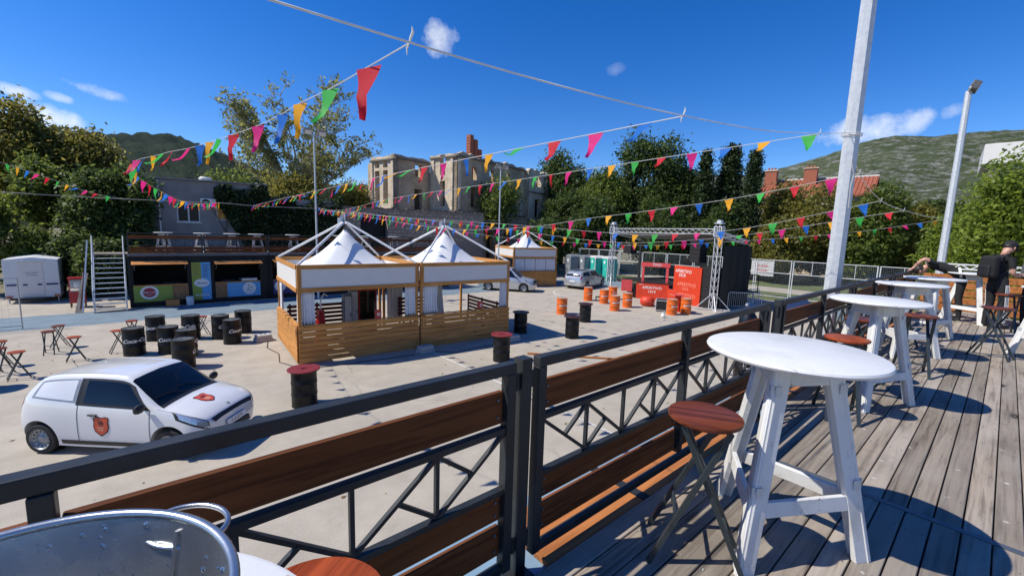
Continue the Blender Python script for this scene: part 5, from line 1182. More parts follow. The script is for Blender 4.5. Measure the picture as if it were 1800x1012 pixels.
# portable toilets
M_teal = mat('teal_toilet_plastic', (.03, .42, .34), .4, 0, .08, 3); M_greyt = mat('grey_toilet_plastic', (.20, .22, .24), .45, 0, .08, 3)
for i, (x, y, m, lab) in enumerate([(32.4, 28.2, M_greyt, 'grey portable toilet at the left end of the row'), (33.0, 27.0, M_greyt, 'second grey portable toilet, next to the teal ones'), (33.3, 25.9, M_teal, 'teal portable toilet, left of the two'), (33.7, 24.75, M_teal, 'teal portable toilet, right of the two')]):
    r = empty('portable_toilet', (x, y, 0), R_(-108)); tag(r, lab, 'toilet', 'portable toilets by the court fence')
    MB().box((0, 0, 1.05), (1.06, 1.06, 2.1)).build('cabin', m, r, bevel=.05); MB().box((0, -.545, 1.05), (.72, .03, 1.85)).build('door', m, r, bevel=.02)
    MB().prism([(-.55, 2.1), (.55, 2.1), (.40, 2.27), (0, 2.33), (-.40, 2.27)], lambda a, b: (a, -.55, b), lambda a, b: (a, .55, b)).build('roof', M_panelw if m is M_teal else m, r, bevel=.02)
    for s_ in (-1, 1): MB().box((s_ * .5, -.54, 1.05), (.07, .05, 2.1)).build('corner_rib', M_panelw if m is M_teal else m, r)
    MB().box((.26, -.57, 1.1), (.05, .04, .14)).build('latch', M_print, r); flat(disc((0, -.563, 1.75), .14, .14), 'door_sign', M_print, r)
# white court fence
cf = empty('court_fence', (34.9, 29.5, 0), math.atan2(-31.5, 1.6)); tag(cf, 'white tubular fence with wire mesh around the ball court', 'fence')
Lf = 31.5; hf = 2.87
for k in range(14):
    x = k * 2.42
    for dx in (-.07, .07): MB().cyl((x + dx, 0, 0), (x + dx, 0, hf), .035, n=8).build('post', M_whitemetal, cf)
    if k < 13:
        for z in (.12, 1.9, hf - .03): MB().cyl((x + .1, 0, z), (x + 2.32, 0, z), .024, n=6).build('rail', M_whitemetal, cf)
        MB().cyl((x + 1.21, 0, 1.92), (x + 1.21, 0, hf - .05), .02, n=6).build('stile', M_whitemetal, cf)
m = MB()
for k in range(int(Lf / .10)): m.bar((k * .10, 0, .12), (k * .10, 0, hf - .03), .0055)
for k in range(int(hf / .10)): m.bar((0, .006, .12 + k * .10), (Lf, .006, .12 + k * .10), .0055)
o = m.build('wire_mesh', M_wire, cf); o['kind'] = 'stuff'
r = board('fence_poster', 'pink and white poster hung on the court fence', (35.75, 12.9), (35.85, 11.35), 1.6, 2.75, M_panelw, [('SUPER', .26, .78, 2.35), ('PIZZA', .26, .78, 2.0)], M_stagepink, 'poster', .02)
# tarp covered heap seen over the railing
r = empty('tarp_heap', (29.9, 7.9, 0), .4); tag(r, 'dark blue tarpaulin heap beyond the railing gap', 'tarp'); M_navyt = mat('navy_tarp', (.012, .025, .075), .5, 0, .2, 4)
pts = []
for i in range(11):
    for j in range(9):
        a, b = i / 10 * 2 - 1, j / 8 * 2 - 1; z = max(0, .75 * (1 - a**4) * (1 - b**4) + .08 * math.sin(a * 7 + b * 3)); pts.append((a * 1.7, b * 1.0, z))
MB().grid(pts, 11, 9).build('tarpaulin', M_navyt, r, smooth=30); MB().box((0, 0, .25), (2.2, 1.2, .45)).build('pallet', M_maroon, r)
# black lettered cylinder in the railing gap
r = empty('black_canister', (4.55, 1.62, 2.634)); tag(r, 'black cylinder with white letters standing in the railing gap', 'canister')
MB().lathe([(0, 0), (.085, 0), (.09, .02), (.09, .82), (.08, .90), (.05, .95), (.04, 1.0), (0, 1.0)], 28).build('body', M_black, r, smooth=40); vs, fs = text_mesh('TIVO', .15, 0, .003)
MB().add([(.0925 * math.sin(-v.y / .09 - .75), -.0925 * math.cos(-v.y / .09 - .75), .55 - v.x) for v in vs], fs).build('lettering', M_print, r); MB().lathe([(.03, 1.0), (.045, 1.02), (.03, 1.04)], 14).build('cap', M_rim, r)
# ================================================================== HILLS
def hill(name, table, dist, near, col_a, col_b, rock=None, nu=260, nv=40, rough=7.):
    az = np.array([t[0] for t in table])[::-1]; el = np.array([t[1] for t in table])[::-1]; pts = []
    A = np.linspace(az.min(), az.max(), nu)
    g = np.random.default_rng(5); bumps = [(g.uniform(6, 60), g.uniform(0, 6.3), g.uniform(2, 12)) for _ in range(9)]
    for i, a in enumerate(A):
        zr = dist * math.tan(np.interp(a, az, el)) 
        for j in range(nv):
            t = j / (nv - 1) * 1.35; d = near + (dist - near) * t
            base = (math.sin(min(t, 1.) * math.pi / 2) ** 1.25 if t <= 1 else 1 - (t - 1) * 1.2) * zr
            und = sum(math.sin(a * f + p + d * .004 * k) * .010 for f, p, k in bumps) * zr * min(t, 1) * (1 - min(t, 1)) * 2.2
            pts.append((d * math.cos(a), d * math.sin(a), 4.3 + base + und + g.normal() * rough * .22 * (t > .02) - 6 * (t < .02)))
    m, n, l, b = newmat(name + '_cover'); v = coords(n, l, (1, 1, 1), False)
    f = noise(n, l, v, .05, 9, .72); f2 = noise(n, l, v, .012, 5, .6); c = ramp(n, l, f, [(.36, col_a), (.62, col_b)]); c = mixcol(n, l, .5, c, ramp(n, l, f2, [(.35, tuple(x * .6 for x in col_a)), (.65, col_b)]))
    if rock:
        f3 = noise(n, l, v, .035, 12, .85); c = mixcol(n, l, ramp(n, l, f3, [(.505, (0,) * 3), (.575, (.85,) * 3)]), c, rock)
    l.new(c, b.inputs['Base Color']); b.inputs['Roughness'].default_value = 1; b.inputs['Specular IOR Level'].default_value = .05; bump(n, l, b, f, 1.0, 10.)
    return struct(MB().grid(pts, nu, nv).build(name, m, None, smooth=180))
hill('hill', [(2.4, .11), (2.05, .125), (1.85, .138), (1.717, .134), (1.685, .126), (1.649, .124), (1.596, .126), (1.521, .136), (1.472, .128), (1.401, .098), (1.323, .072), (1.281, .075), (1.19, .083), (1.1, .088), (.95, .07), (.8, .05), (.7, .03)], 900, 260, (.026, .042, .032), (.055, .075, .050))  # slight blue of distant haze is mixed into the green cover colours
hill('mountain', [(.85, .03), (.7, .06), (.55, .10), (.459, .118), (.383, .112), (.296, .129), (.244, .141), (.189, .157), (.151, .161), (.102, .158), (.05, .157), (.004, .155), (-.15, .16), (-.35, .13), (-.6, .08)], 1900, 500, (.050, .072, .034), (.095, .115, .055), (.29, .285, .265), 320, 60, 2.5)

# ================================================================== VEGETATION
def leaf_mat(name, a, b, tr=.45):
    m = bpy.data.materials.new(name); m.use_nodes = True; n, l = m.node_tree.nodes, m.node_tree.links; n.clear()
    g = n.new('ShaderNodeNewGeometry'); c = ramp(n, l, g.outputs['Random Per Island'], [(0, a), (.7, b), (1, tuple(min(1, x * 1.5) for x in b))])
    d = n.new('ShaderNodeBsdfPrincipled'); d.inputs['Roughness'].default_value = .5; d.inputs['Specular IOR Level'].default_value = .3; l.new(c, d.inputs['Base Color'])
    t = n.new('ShaderNodeBsdfTranslucent'); h = n.new('ShaderNodeHueSaturation'); h.inputs['Value'].default_value = 2.3; h.inputs['Hue'].default_value = .485; l.new(c, h.inputs['Color']); l.new(h.outputs[0], t.inputs['Color'])
    mx = n.new('ShaderNodeMixShader'); mx.inputs[0].default_value = tr; l.new(d.outputs[0], mx.inputs[1]); l.new(t.outputs[0], mx.inputs[2]); o = n.new('ShaderNodeOutputMaterial'); l.new(mx.outputs[0], o.inputs[0]); return m
L_dark = leaf_mat('dark_foliage', (.020, .038, .010), (.066, .098, .024)); L_mid = leaf_mat('mid_foliage', (.040, .066, .012), (.11, .145, .028)); L_olive = leaf_mat('olive_foliage', (.070, .080, .014), (.175, .165, .036))
L_con = leaf_mat('conifer_foliage', (.012, .026, .010), (.038, .060, .018), .15); L_yel = leaf_mat('yellowing_foliage', (.10, .10, .03), (.22, .19, .06)); L_bright = leaf_mat('bright_foliage', (.065, .105, .013), (.17, .22, .032), .42); L_ivy = leaf_mat('ivy_foliage', (.010, .020, .006), (.032, .052, .012), .2)
L_pale = leaf_mat('pale_plane_foliage', (.085, .10, .028), (.19, .20, .060), .4)
M_bark = mat('bark', (.10, .078, .058), .95, 0, .35, 7, bmp=.6); M_bark2 = mat('pale_plane_bark', (.34, .31, .25), .9, 0, .35, 5, bmp=.4)
def leaves(pos, nrm_bias, size, rg, aspect=1.7):
    n = len(pos); nr = rg.normal(size=(n, 3)); nr[:, 2] += .5; nr += nrm_bias; nr /= np.linalg.norm(nr, axis=1)[:, None]
    u = rg.normal(size=(n, 3)); u -= nr * (u * nr).sum(1)[:, None]; u /= np.linalg.norm(u, axis=1)[:, None]; v = np.cross(nr, u)
    s = size * rg.uniform(.4, 1.45, size=n)[:, None]
    P = np.stack([pos - u * s * aspect * .5, pos - v * s * .42 + u * s * .1, pos + u * s * aspect * .5, pos + v * s * .42 + u * s * .1], 1).reshape(-1, 3)
    me = bpy.data.meshes.new('leaves'); me.vertices.add(4 * n); me.vertices.foreach_set('co', P.ravel()); me.loops.add(4 * n); me.loops.foreach_set('vertex_index', np.arange(4 * n, dtype=np.int32))
    me.polygons.add(n); me.polygons.foreach_set('loop_start', np.arange(0, 4 * n, 4, dtype=np.int32)); me.update(calc_edges=True); return me
def tree(name, label, x, y, zt, zb, rad, lm_, nleaf, size, shape='round', bark=None, group=None, seed=1, lobes=11, dens=1., trunk_r=None, sigma=None, limbs=26, cat='tree'):
    if shape != 'fan': nleaf = int(nleaf * 1.75); size *= .74
    rg = np.random.default_rng(seed); r = empty(name, (x, y, 0)); tag(r, label, cat, group); bark = bark or M_bark; H2 = zt - zb; cz = (zt + zb) / 2
    cl = []
    if shape == 'round':
        L = [(np.zeros(3), np.array([rad * .75, rad * .75, H2 * .40]))]
        for _ in range(lobes):
            d = rg.normal(size=3); d /= np.linalg.norm(d); f = rg.uniform(.45, .72); L.append((d * np.array([rad, rad, H2 / 2]) * f, np.array([rad * .42, rad * .42, min(H2 * .24, rad * .6)]) * rg.uniform(.7, 1.25)))
        wts = np.array([l_[1].prod() ** .66 for l_ in L]); wts /= wts.sum()
        for k in rg.choice(len(L), size=int(nleaf / 34), p=wts):
            d = rg.normal(size=3); d /= np.linalg.norm(d); cl.append(L[k][0] + d * L[k][1] * rg.uniform(.55, 1.02))
    elif shape == 'cone':
        for _ in range(int(nleaf / 34)):
            t = rg.uniform(0, 1) ** 1.35; a = rg.uniform(0, 6.283); rr_ = rad * (1 - t) ** .75 * (.82 + .2 * math.sin(a * 3 + t * 14)) * rg.uniform(.7, 1.05) + .05; cl.append(np.array([rr_ * math.cos(a), rr_ * math.sin(a), -H2 / 2 + t * H2]))
    elif shape == 'fan':                      # open, wind swept crown with visible limbs
        for _ in range(int(nleaf / 22)):
            a = rg.uniform(0, 6.283); e = rg.uniform(.05, 1.0); q = rg.uniform(.55, 1.0) ** .7; cl.append(np.array([math.cos(a) * rad * math.cos(e * .9) * q, math.sin(a) * rad * math.cos(e * .9) * q, -H2 / 2 + H2 * (.12 + .88 * math.sin(e * 1.5) * q)]))
    if shape == 'fan':
        tr_ = trunk_r or .3; top = Vector((0, .2, zb)); lm2 = MB(); cl = []
        for k in range(20):
            a = k * .3142 * 2 + rg.uniform(-.2, .2); e = rg.uniform(.25, 1.3); ln = H2 * rg.uniform(.72, .98); tip = top + Vector((math.cos(a) * math.cos(e) * rad * .95, math.sin(a) * math.cos(e) * rad * .95, (.25 + .75 * math.sin(e)) * ln)); mid = top.lerp(tip, .45) + Vector(rg.normal(size=3) * .5)
            lm2.tube([top, mid, tip], [tr_ * .5, tr_ * .28, tr_ * .06], 7)
            for q in range(17):
                s0 = mid.lerp(tip, rg.uniform(0, 1)) if q % 3 else top.lerp(mid, rg.uniform(.35, 1)); t_ = s0 + Vector((math.cos(a + rg.uniform(-1.1, 1.1)), math.sin(a + rg.uniform(-1.1, 1.1)), rg.uniform(.3, 1.2))) * rg.uniform(1.2, 2.9); md = s0.lerp(t_, .5) + Vector(rg.normal(size=3) * .2); lm2.tube([s0, md, t_], [tr_ * .13, tr_ * .08, tr_ * .03], 5)
                for _ in range(6):
                    u_ = md.lerp(t_, rg.uniform(-.3, 1)); w_ = u_ + Vector((rg.normal() * .55, rg.normal() * .55, rg.uniform(.1, 1.1))); lm2.tube([u_, w_], [tr_ * .04, tr_ * .018], 4)
                    for f_ in (.45, .75, 1.0): c_ = u_.lerp(w_, f_); cl.append(np.array([c_.x, c_.y, c_.z - cz]))
        cl = [c_ for c_ in cl if rg.uniform() < .75]
    cl = np.array(cl); sg = sigma or max(.28, rad * .13); per = max(4, int(nleaf / len(cl)))
    pos = np.repeat(cl, per, 0) + rg.normal(size=(len(cl) * per, 3)) * np.array([sg, sg, sg * .7]); out = pos / (np.linalg.norm(pos, axis=1)[:, None] + 1e-6) * .5
    pos[:, 2] += cz; pos[:, 2] = np.maximum(pos[:, 2], .08); link('crown', leaves(pos, out, size, rg), lm_, r)
    tr_ = trunk_r or max(.12, rad * .075); m = MB(); th_ = zb + H2 * (.45 if shape != 'cone' else .9)
    if shape == 'fan':
        m.tube([(0, 0, -.2), (.15, .1, zb * .5), (0, .2, zb)], [tr_, tr_ * .85, tr_ * .75], 9); m.build('trunk', bark, r, smooth=60)
        lm2.build('limbs', bark, r, smooth=60)
    else:
        m.tube([(0, 0, -.2), (rg.normal() * .1, rg.normal() * .1, th_ * .5), (rg.normal() * .15, rg.normal() * .15, th_)], [tr_, tr_ * .75, tr_ * .3], 9); m.build('trunk', bark, r, smooth=60); lm2 = MB()
        for k in rg.choice(len(cl), size=min(limbs, len(cl)), replace=False):
            e = Vector(cl[k]) + Vector((0, 0, cz)); s0 = Vector((0, 0, min(max(zb * .85, e.z - H2 * .3), th_ * .95))); md = s0.lerp(e, .5) + Vector(rg.normal(size=3) * rad * .06); lm2.tube([s0, md, e], [tr_ * .35, tr_ * .2, tr_ * .05], 5)
        lm2.build('limbs', bark, r, smooth=60)
    return r
G1 = 'trees left of the grey house'; G2 = 'trees behind the stage'; G3 = 'trees behind the ball court'
tree('olive_tree', 'tall loose olive green tree at the left edge behind the trailer', -6.4, 43.7, 11.9, 4.0, 2.6, L_olive, 9000, .24, seed=2, group=G1, sigma=.42)
tree('olive_tree', 'olive green tree right of the leftmost one, above the popcorn cart', -2.3, 43.0, 11.2, 4.2, 2.3, L_olive, 9000, .23, seed=3, group=G1, sigma=.38)
tree('leafy_tree', 'thin trunked tree between the trailer and the olive trees', -4.4, 39.5, 8.6, 3.2, 1.6, L_mid, 5000, .2, seed=4, group=G1, lobes=7)
tree('leafy_tree', 'dark dense tree against the left side of the grey house', -.7, 36.3, 8.2, 1.2, 2.0, L_dark, 13000, .2, seed=5, group=G1)
tree('leafy_tree', 'dark tree in front of the grey house corner', -2.2, 36.5, 7.2, 1.0, 1.9, L_dark, 11000, .2, seed=6, group=G1)
tree('leafy_tree', 'green tree behind the white trailer', -7.2, 37.0, 6.8, 1.5, 1.9, L_mid, 9000, .2, seed=7, group=G1)
tree('garden_shrub', 'feathery dark shrub between the trailer and the popcorn cart', -3.0, 35.0, 3.6, .2, 1.3, L_dark, 7000, .16, seed=8, group=G1, cat='shrub'); tree('garden_shrub', 'low green shrub above the trailer roof', -4.6, 35.8, 3.7, .3, 1.4, L_mid, 6000, .16, seed=9, group=G1, cat='shrub')
tree('garden_shrub', 'dark shrub behind the steel stair', -1.4, 33.2, 3.4, .1, 1.5, L_dark, 8000, .17, seed=10, group=G1, cat='shrub')
tree('leafy_tree', 'tree with sunlit crown far behind at the left edge', -9.5, 47, 11.6, 3.0, 2.8, L_olive, 8000, .26, seed=11, group=G1)
tree('plane_tree', 'tall half bare plane tree with wind swept branches behind the ivy wall', 14.6, 55.6, 21.2, 6.0, 9.2, L_pale, 15000, .21, 'fan', M_bark2, seed=12, sigma=.17, trunk_r=.42)
tree('leafy_tree', 'bushy yellow green tree behind the ivy covered wall', 11.2, 48.5, 10.2, 3.0, 3.4, L_olive, 9000, .25, seed=13); tree('leafy_tree', 'low bushy tree left of the ruin', 17.6, 47.5, 9.4, 2.5, 2.6, L_olive, 8000, .24, seed=14); tree('leafy_tree', 'green tree behind the grey house roof', 6.8, 47, 9.2, 2.5, 2.8, L_mid, 8000, .24, seed=141)
tree('leafy_tree', 'small tree growing up against the front of the ruin', 30.0, 37.6, 11.2, 3.0, 2.3, L_mid, 5200, .21, seed=15, lobes=9, sigma=.5)
tree('leafy_tree', 'dark green tree touching the right end of the ruin', 45.0, 41.5, 15.8, 1.5, 4.8, L_dark, 19000, .32, seed=16, group=G2); tree('leafy_tree', 'tallest dark green tree rising behind the truss gate', 50.5, 31.7, 18.6, 1.5, 5.2, L_dark, 24000, .33, seed=17, group=G2, lobes=15); tree('leafy_tree', 'rounded green tree left of the tallest one', 44.5, 34.0, 12.4, 1.0, 3.9, L_mid, 17000, .29, seed=18, group=G2); tree('leafy_tree', 'low green tree between the tallest tree and the ruin', 41.0, 36.5, 10.5, .6, 3.4, L_dark, 14000, .27, seed=19, group=G2)
tree('leafy_tree', 'dark tree to the right of the tallest tree', 52.0, 27.8, 13.2, .6, 3.4, L_dark, 14000, .3, seed=20, group=G2); tree('yellowing_shrub', 'pale yellowing bush between dark trees above the beam', 50.2, 26.7, 8.4, 3.4, 1.4, L_yel, 3200, .2, seed=21, group=G2, cat='shrub')
tree('conifer', 'dark conifer right of the tallest tree', 50.5, 24.3, 14.3, .5, 1.9, L_con, 9000, .26, 'cone', seed=22, group=G2); tree('conifer', 'broad dark conifer in the middle of the three', 53.3, 22.6, 15.0, .5, 2.9, L_con, 14000, .28, 'cone', seed=23, group=G2); tree('conifer', 'slender pointed cypress at the right of the conifers', 50.4, 18.9, 13.8, .5, 1.5, L_con, 9000, .24, 'cone', seed=24, group=G2)
tree('leafy_tree', 'dark tree behind the right truss tower', 48.5, 20.8, 8.6, .4, 3.0, L_dark, 13000, .27, seed=25, group=G2); tree('leafy_tree', 'dark undergrowth tree behind the stage', 45.5, 26.5, 8.6, .3, 3.4, L_dark, 14000, .28, seed=26, group=G2); tree('leafy_tree', 'shaded tree behind the portable toilets', 40.0, 31.5, 8.4, .3, 3.3, L_dark, 14000, .27, seed=27, group=G2); tree('leafy_tree', 'shaded bush behind the far curtained pavilion', 31.5, 32.0, 6.4, .2, 2.6, L_dark, 11000, .24, seed=28, group=G2)
for i, (x, y, zt, rr_, lf, lab) in enumerate([(55.5, 17.3, 10.6, 4.2, L_olive, 'olive green tree below the red tiled roof'), (54.0, 13.0, 9.9, 3.7, L_olive, 'olive green tree just left of the thick pole'), (54.5, 9.3, 9.8, 3.4, L_mid, 'green tree just right of the thick pole'), (58.5, 7.2, 9.3, 2.7, L_olive, 'olive tree in the middle of the right hand row'), (61.5, 5.2, 10.0, 2.3, L_dark, 'dark pine like tree left of the distant pole'), (59.0, 3.0, 9.2, 2.4, L_dark, 'dark tree directly behind the distant pole'), (49.0, 15.2, 6.4, 2.5, L_olive, 'low bush behind the fence under the tiled roof')]):
    tree('leafy_tree', lab, x, y, zt, .4, rr_, lf, 13000, .28, seed=40 + i, group=G3)
tree('leafy_tree', 'large bright green tree at the right edge', 31.5, -.2, 8.7, .3, 2.5, L_bright, 22000, .17, seed=50, group=G3, lobes=14); tree('leafy_tree', 'bright green tree in front of the large one beside the distant pole', 34.5, 1.6, 6.9, .3, 1.9, L_bright, 15000, .16, seed=51, group=G3); tree('leafy_tree', 'bright tree beyond the right edge', 30.5, -4.0, 8.9, .3, 3.0, L_bright, 13000, .18, seed=52, group=G3)
# ivy on the wall and along its top
rg = np.random.default_rng(60); n = 19000; px = rg.uniform(3.95, 12.7, n); top = np.where(px < 7.3, 6.95, 6.35) + .45 * np.sin(px * 1.1) * .5 + .25 * np.sin(px * 3.1); low = np.where(px < 5.6, 2.7 + (5.6 - px) * 2.0, 2.4); pz = low + (top - low) * rg.uniform(0, 1, n); py = 35.95 + np.where(px > 7.1, .4, 0) - np.abs(rg.normal(size=n)) * .16
py = np.where(pz > top - .35, py + rg.uniform(0, .9, n), py); pos = np.stack([px, py, pz], 1)
iv = empty('ivy', (0, 0, 0)); tag(iv, 'dark ivy hanging over the wall right of the grey house', 'ivy'); link('foliage', leaves(pos, np.array([0, -.8, .2]), .19, rg, 1.3), L_ivy, iv)
vm = MB()
for k in range(26): x = 4.8 + k * .3; vm.tube([(x, 35.93 + (.4 if x > 7.1 else 0), .0), (x + rg.normal() * .3, 35.92 + (.4 if x > 7.1 else 0), 3), (x + rg.normal() * .5, 35.9 + (.4 if x > 7.1 else 0), 5.8)], [.04, .03, .012], 5)
vm.build('stems', M_bark, iv)
# ================================================================== ROPES AND BUNTING
def cloth(name, col):
    m = bpy.data.materials.new(name); m.use_nodes = True; n, l = m.node_tree.nodes, m.node_tree.links; b = n['Principled BSDF']; b.inputs['Base Color'].default_value = (*col, 1); b.inputs['Roughness'].default_value = .6; b.inputs['Specular IOR Level'].default_value = .25
    t = n.new('ShaderNodeBsdfTranslucent'); t.inputs['Color'].default_value = (*col, 1); mx = n.new('ShaderNodeMixShader'); mx.inputs[0].default_value = .45; l.new(b.outputs[0], mx.inputs[1]); l.new(t.outputs[0], mx.inputs[2]); l.new(mx.outputs[0], n['Material Output'].inputs[0]); return m
FC = [cloth('red_flag_cloth', (.62, .018, .035)), cloth('magenta_flag_cloth', (.74, .025, .22)), cloth('blue_flag_cloth', (.022, .17, .60)), cloth('yellow_flag_cloth', (.86, .40, .02)), cloth('green_flag_cloth', (.05, .46, .075))]
M_rope = mat('white_rope', (.66, .66, .64), .8, 0, .1, 20); M_tape = cloth('white_tape', (.72, .72, .70)); M_wirecable = mat('grey_cable', (.34, .34, .34), .6, .2, .1, 9)
def flag_mesh(var, k):
    g = np.random.default_rng(var * 7 + 1); W_, Lh = .185, .26; nv = 8; m = MB(); pts = []; a1, a2, ph = g.uniform(.01, .035), g.uniform(-.05, .08), g.uniform(0, 6)
    for j in range(nv):
        t = j / (nv - 1); w = W_ * (1 - t) + .008 * t; y = a2 * t ** 1.8 + a1 * math.sin(t * 5 + ph) * t; sx = g.uniform(-.02, .02) * t + [.0, .03, -.03, .05][var % 4] * t * t
        for i in range(3): pts.append((w * (i / 2 - .5) + sx, y + .02 * math.sin(i * 2.2 + t * 4) * t, -Lh * t * (1 - .15 * abs(a2))))
    m.grid(pts, nv, 3); me = m.mesh('flag'); me.materials.append(FC[k]); me.shade_smooth(); return me
FM = {(v, k): flag_mesh(v, k) for v in range(6) for k in range(5)}
def dense(pts, n=160):
    pts = [np.array(p, float) for p in pts]; d = [0.]
    for a, b in zip(pts, pts[1:]): d.append(d[-1] + np.linalg.norm(b - a))
    P = np.array(pts); T = np.linspace(0, d[-1], n); out = []
    for t in T:
        i = min(max(np.searchsorted(d, t) - 1, 0), len(pts) - 2); f = (t - d[i]) / (d[i + 1] - d[i]); p1, p2 = P[i], P[i + 1]; p0 = P[i - 1] if i else 2 * p1 - p2; p3 = P[i + 2] if i + 2 < len(P) else 2 * p2 - p1
        m1, m2 = (p2 - p0) * .5, (p3 - p1) * .5; out.append((2 * f**3 - 3 * f**2 + 1) * p1 + (f**3 - 2 * f**2 + f) * m1 + (-2 * f**3 + 3 * f**2) * p2 + (f**3 - f**2) * m2)
    return np.array(out), T[-1]
ORDER = [0, 4, 3, 2, 1]
def bunting(label, pts, start=.45, step=.59, k0=0, wind=.5, sag=0., tails=True, rad=.0045, yaw=.1, tidy=False):
    P, L = dense(pts); t = np.linspace(0, 1, len(P)); P[:, 2] -= sag * 4 * t * (1 - t); r = empty('bunting', tuple(P[0])); tag(r, label, 'bunting', 'strings of coloured pennants'); o0 = P[0].copy()
    MB().tube([tuple(p - o0) for p in P], rad, 5).build('tape', M_tape, r); d = start; i = 0; seg = np.linalg.norm(np.diff(P, axis=0), axis=1); cum = np.concatenate([[0], np.cumsum(seg)])
    while d < cum[-1] - .2:
        j = min(np.searchsorted(cum, d), len(P) - 1); j = max(j, 1); f = (d - cum[j - 1]) / max(seg[j - 1], 1e-6); p = P[j - 1] + (P[j] - P[j - 1]) * f - o0; tg = P[j] - P[j - 1]; az = math.atan2(tg[1], tg[0])
        fo = bpy.data.objects.new('flag', FM[(random.randrange(6), ORDER[(i + k0) % 5])]); C.objects.link(fo); fo.parent = r; fo.location = (p[0], p[1], p[2] - .004); pitch = -math.asin(max(-1, min(1, tg[2] / np.linalg.norm(tg))))
        fo.rotation_mode = 'ZYX' if False else 'XYZ'; e = Matrix.Rotation(az + (.30 if (tidy and i < 6) else random.gauss(0, yaw)), 4, 'Z') @ Matrix.Rotation(pitch, 4, 'Y') @ Matrix.Rotation((.12 if (tidy and i < 6) else random.gauss(wind, .28)), 4, 'X'); fo.rotation_euler = e.to_euler(); s_ = random.uniform(.9, 1.08); fo.scale = (s_, s_, s_)
        d += step * random.uniform(.93, 1.07); i += 1
    if tails:
        MB().tube([(0, 0, 0), (.006, -.005, .025), (.014, -.01, .05), (.012, -.005, .075)], [.004, .007, .007, .002], 4).build('tie_tail', M_tape, r); MB().tube([(0, 0, 0), (-.006, .01, -.02), (-.005, .012, -.05)], [.003, .005, .002], 4).build('tie_tail', M_tape, r)
    return r
S1 = [(.99, 1.92, 5.15), (.97, 2.37, 5.15), (.98, 2.97, 5.18), (.95, 3.57, 5.2), (.96, 4.17, 5.23), (.89, 4.77, 5.22), (.78, 5.36, 5.21), (.73, 5.96, 5.24), (.7, 6.55, 5.28), (.65, 7.15, 5.31), (.57, 7.75, 5.33), (.4, 8.32, 5.33), (.31, 8.92, 5.35), (.2, 9.51, 5.36), (.09, 10.1, 5.38), (-.01, 10.69, 5.38), (-.06, 11.29, 5.36), (-.06, 11.89, 5.33), (-.02, 12.49, 5.29), (.05, 13.08, 5.24), (.15, 13.67, 5.2), (.27, 14.26, 5.15), (.41, 14.85, 5.11), (1.0, 17.6, 4.98), (1.9, 21.5, 5.05), (3.14, 26.95, 5.33)]
bunting('bunting blown into a curve at the left, starting overhead with a big red flag', S1, .42, .60, 0, .25, rad=.0035, yaw=.4, tidy=True)
bunting('bunting running from the overhead rope knot to left of the lamp post, first flag blue', [(3.47, 1.9, 5.30), (3.7, 8, 5.33), (4.15, 17, 5.32), (4.67, 26.95, 5.29)], .36, .60, 3, .4, rad=.005)
bunting('bunting tied near the thick pole, first flag green, crossing before the ruin', [(7.18, 1.9, 5.78), (7.25, 8, 5.62), (7.45, 16, 5.45), (7.6, 22, 5.12), (7.72, 26.4, 5.36)], .12, .56, 1, .35, rad=.005)
bunting('bunting from the second rope dipping behind the right cone roof', [(9.63, 1.88, 5.52), (9.49, 3.79, 5.17), (9.35, 5.89, 4.91), (9.24, 7.46, 4.75), (9.06, 9.99, 4.46), (8.77, 14.2, 4.36), (8.35, 20.2, 4.8), (7.85, 26.4, 5.25)], .4, .60, 4, .15)
bunting('bunting crossing just below the stage beam, highest of the right hand strings', [(11.86, 1.88, 5.20), (11.44, 4.49, 4.56), (11.09, 6.66, 4.36), (10.86, 8.13, 4.38), (10.16, 12.47, 4.60), (9.28, 17.96, 4.78), (8.0, 26.4, 5.22)], .3, .58, 3, .15)
bunting('bunting sagging in front of the truss gate, middle of the right hand strings', [(14.88, 1.88, 5.17), (14.1, 5.52, 4.42), (13.54, 8.11, 4.11), (13.17, 9.84, 4.06), (12.66, 12.22, 4.22), (12.1, 14.85, 4.47), (11.17, 19.18, 4.75), (9.58, 26.62, 5.27)], .3, .58, 0, .15)
bunting('longest bunting, from the distant pole low across the stage to the lamp post', [(25.9, 1.88, 5.43), (23.92, 4.6, 4.78), (21.23, 8.29, 4.22), (18.52, 12.01, 3.85), (16.01, 15.47, 3.9), (14.48, 17.56, 4.02), (13.4, 19.05, 4.21), (12.12, 20.8, 4.51), (10.25, 23.37, 5.03), (8.0, 26.4, 5.22)], .4, .58, 2, .15)
bunting('bunting at the far left drooping towards the grey house', [(-4.6, 15.6, 6.3), (-3.6, 19.46, 6.09), (-3.26, 21.14, 5.99), (-2.77, 22.97, 5.85), (-2.1, 24.74, 5.60), (-1.38, 26.22, 5.39), (-.64, 26.97, 5.27)], .3, .58, 1, .35)
def line(label, name, pts, rad, m, cat): 
    P, L = dense(pts, 90); o = MB().tube([tuple(p) for p in P], rad, 6).build(name, m, None, smooth=60); tag(o, label, cat)
line('thick pale rope crossing the sky to the octagonal pole', 'support_rope', [(8.60, 1.87, 6.03), (7.18, 1.9, 5.785), (5.3, 1.9, 5.50), (3.47, 1.9, 5.305), (2.2, 1.9, 5.205), (.98, 1.9, 5.145), (-.3, 1.9, 5.12), (-2.0, 1.9, 5.16), (-4, 1.9, 5.32), (-6.5, 1.9, 5.62), (-9.1, 1.88, 6.05)], .0048, M_rope, 'rope')
line('thin rope sagging from the octagonal pole to the distant pole', 'support_rope', [(8.80, 1.87, 6.0), (9.63, 1.88, 5.525), (11.86, 1.88, 5.205), (14.88, 1.88, 5.175), (20, 1.87, 5.25), (25.9, 1.85, 5.46)], .007, M_rope, 'rope')
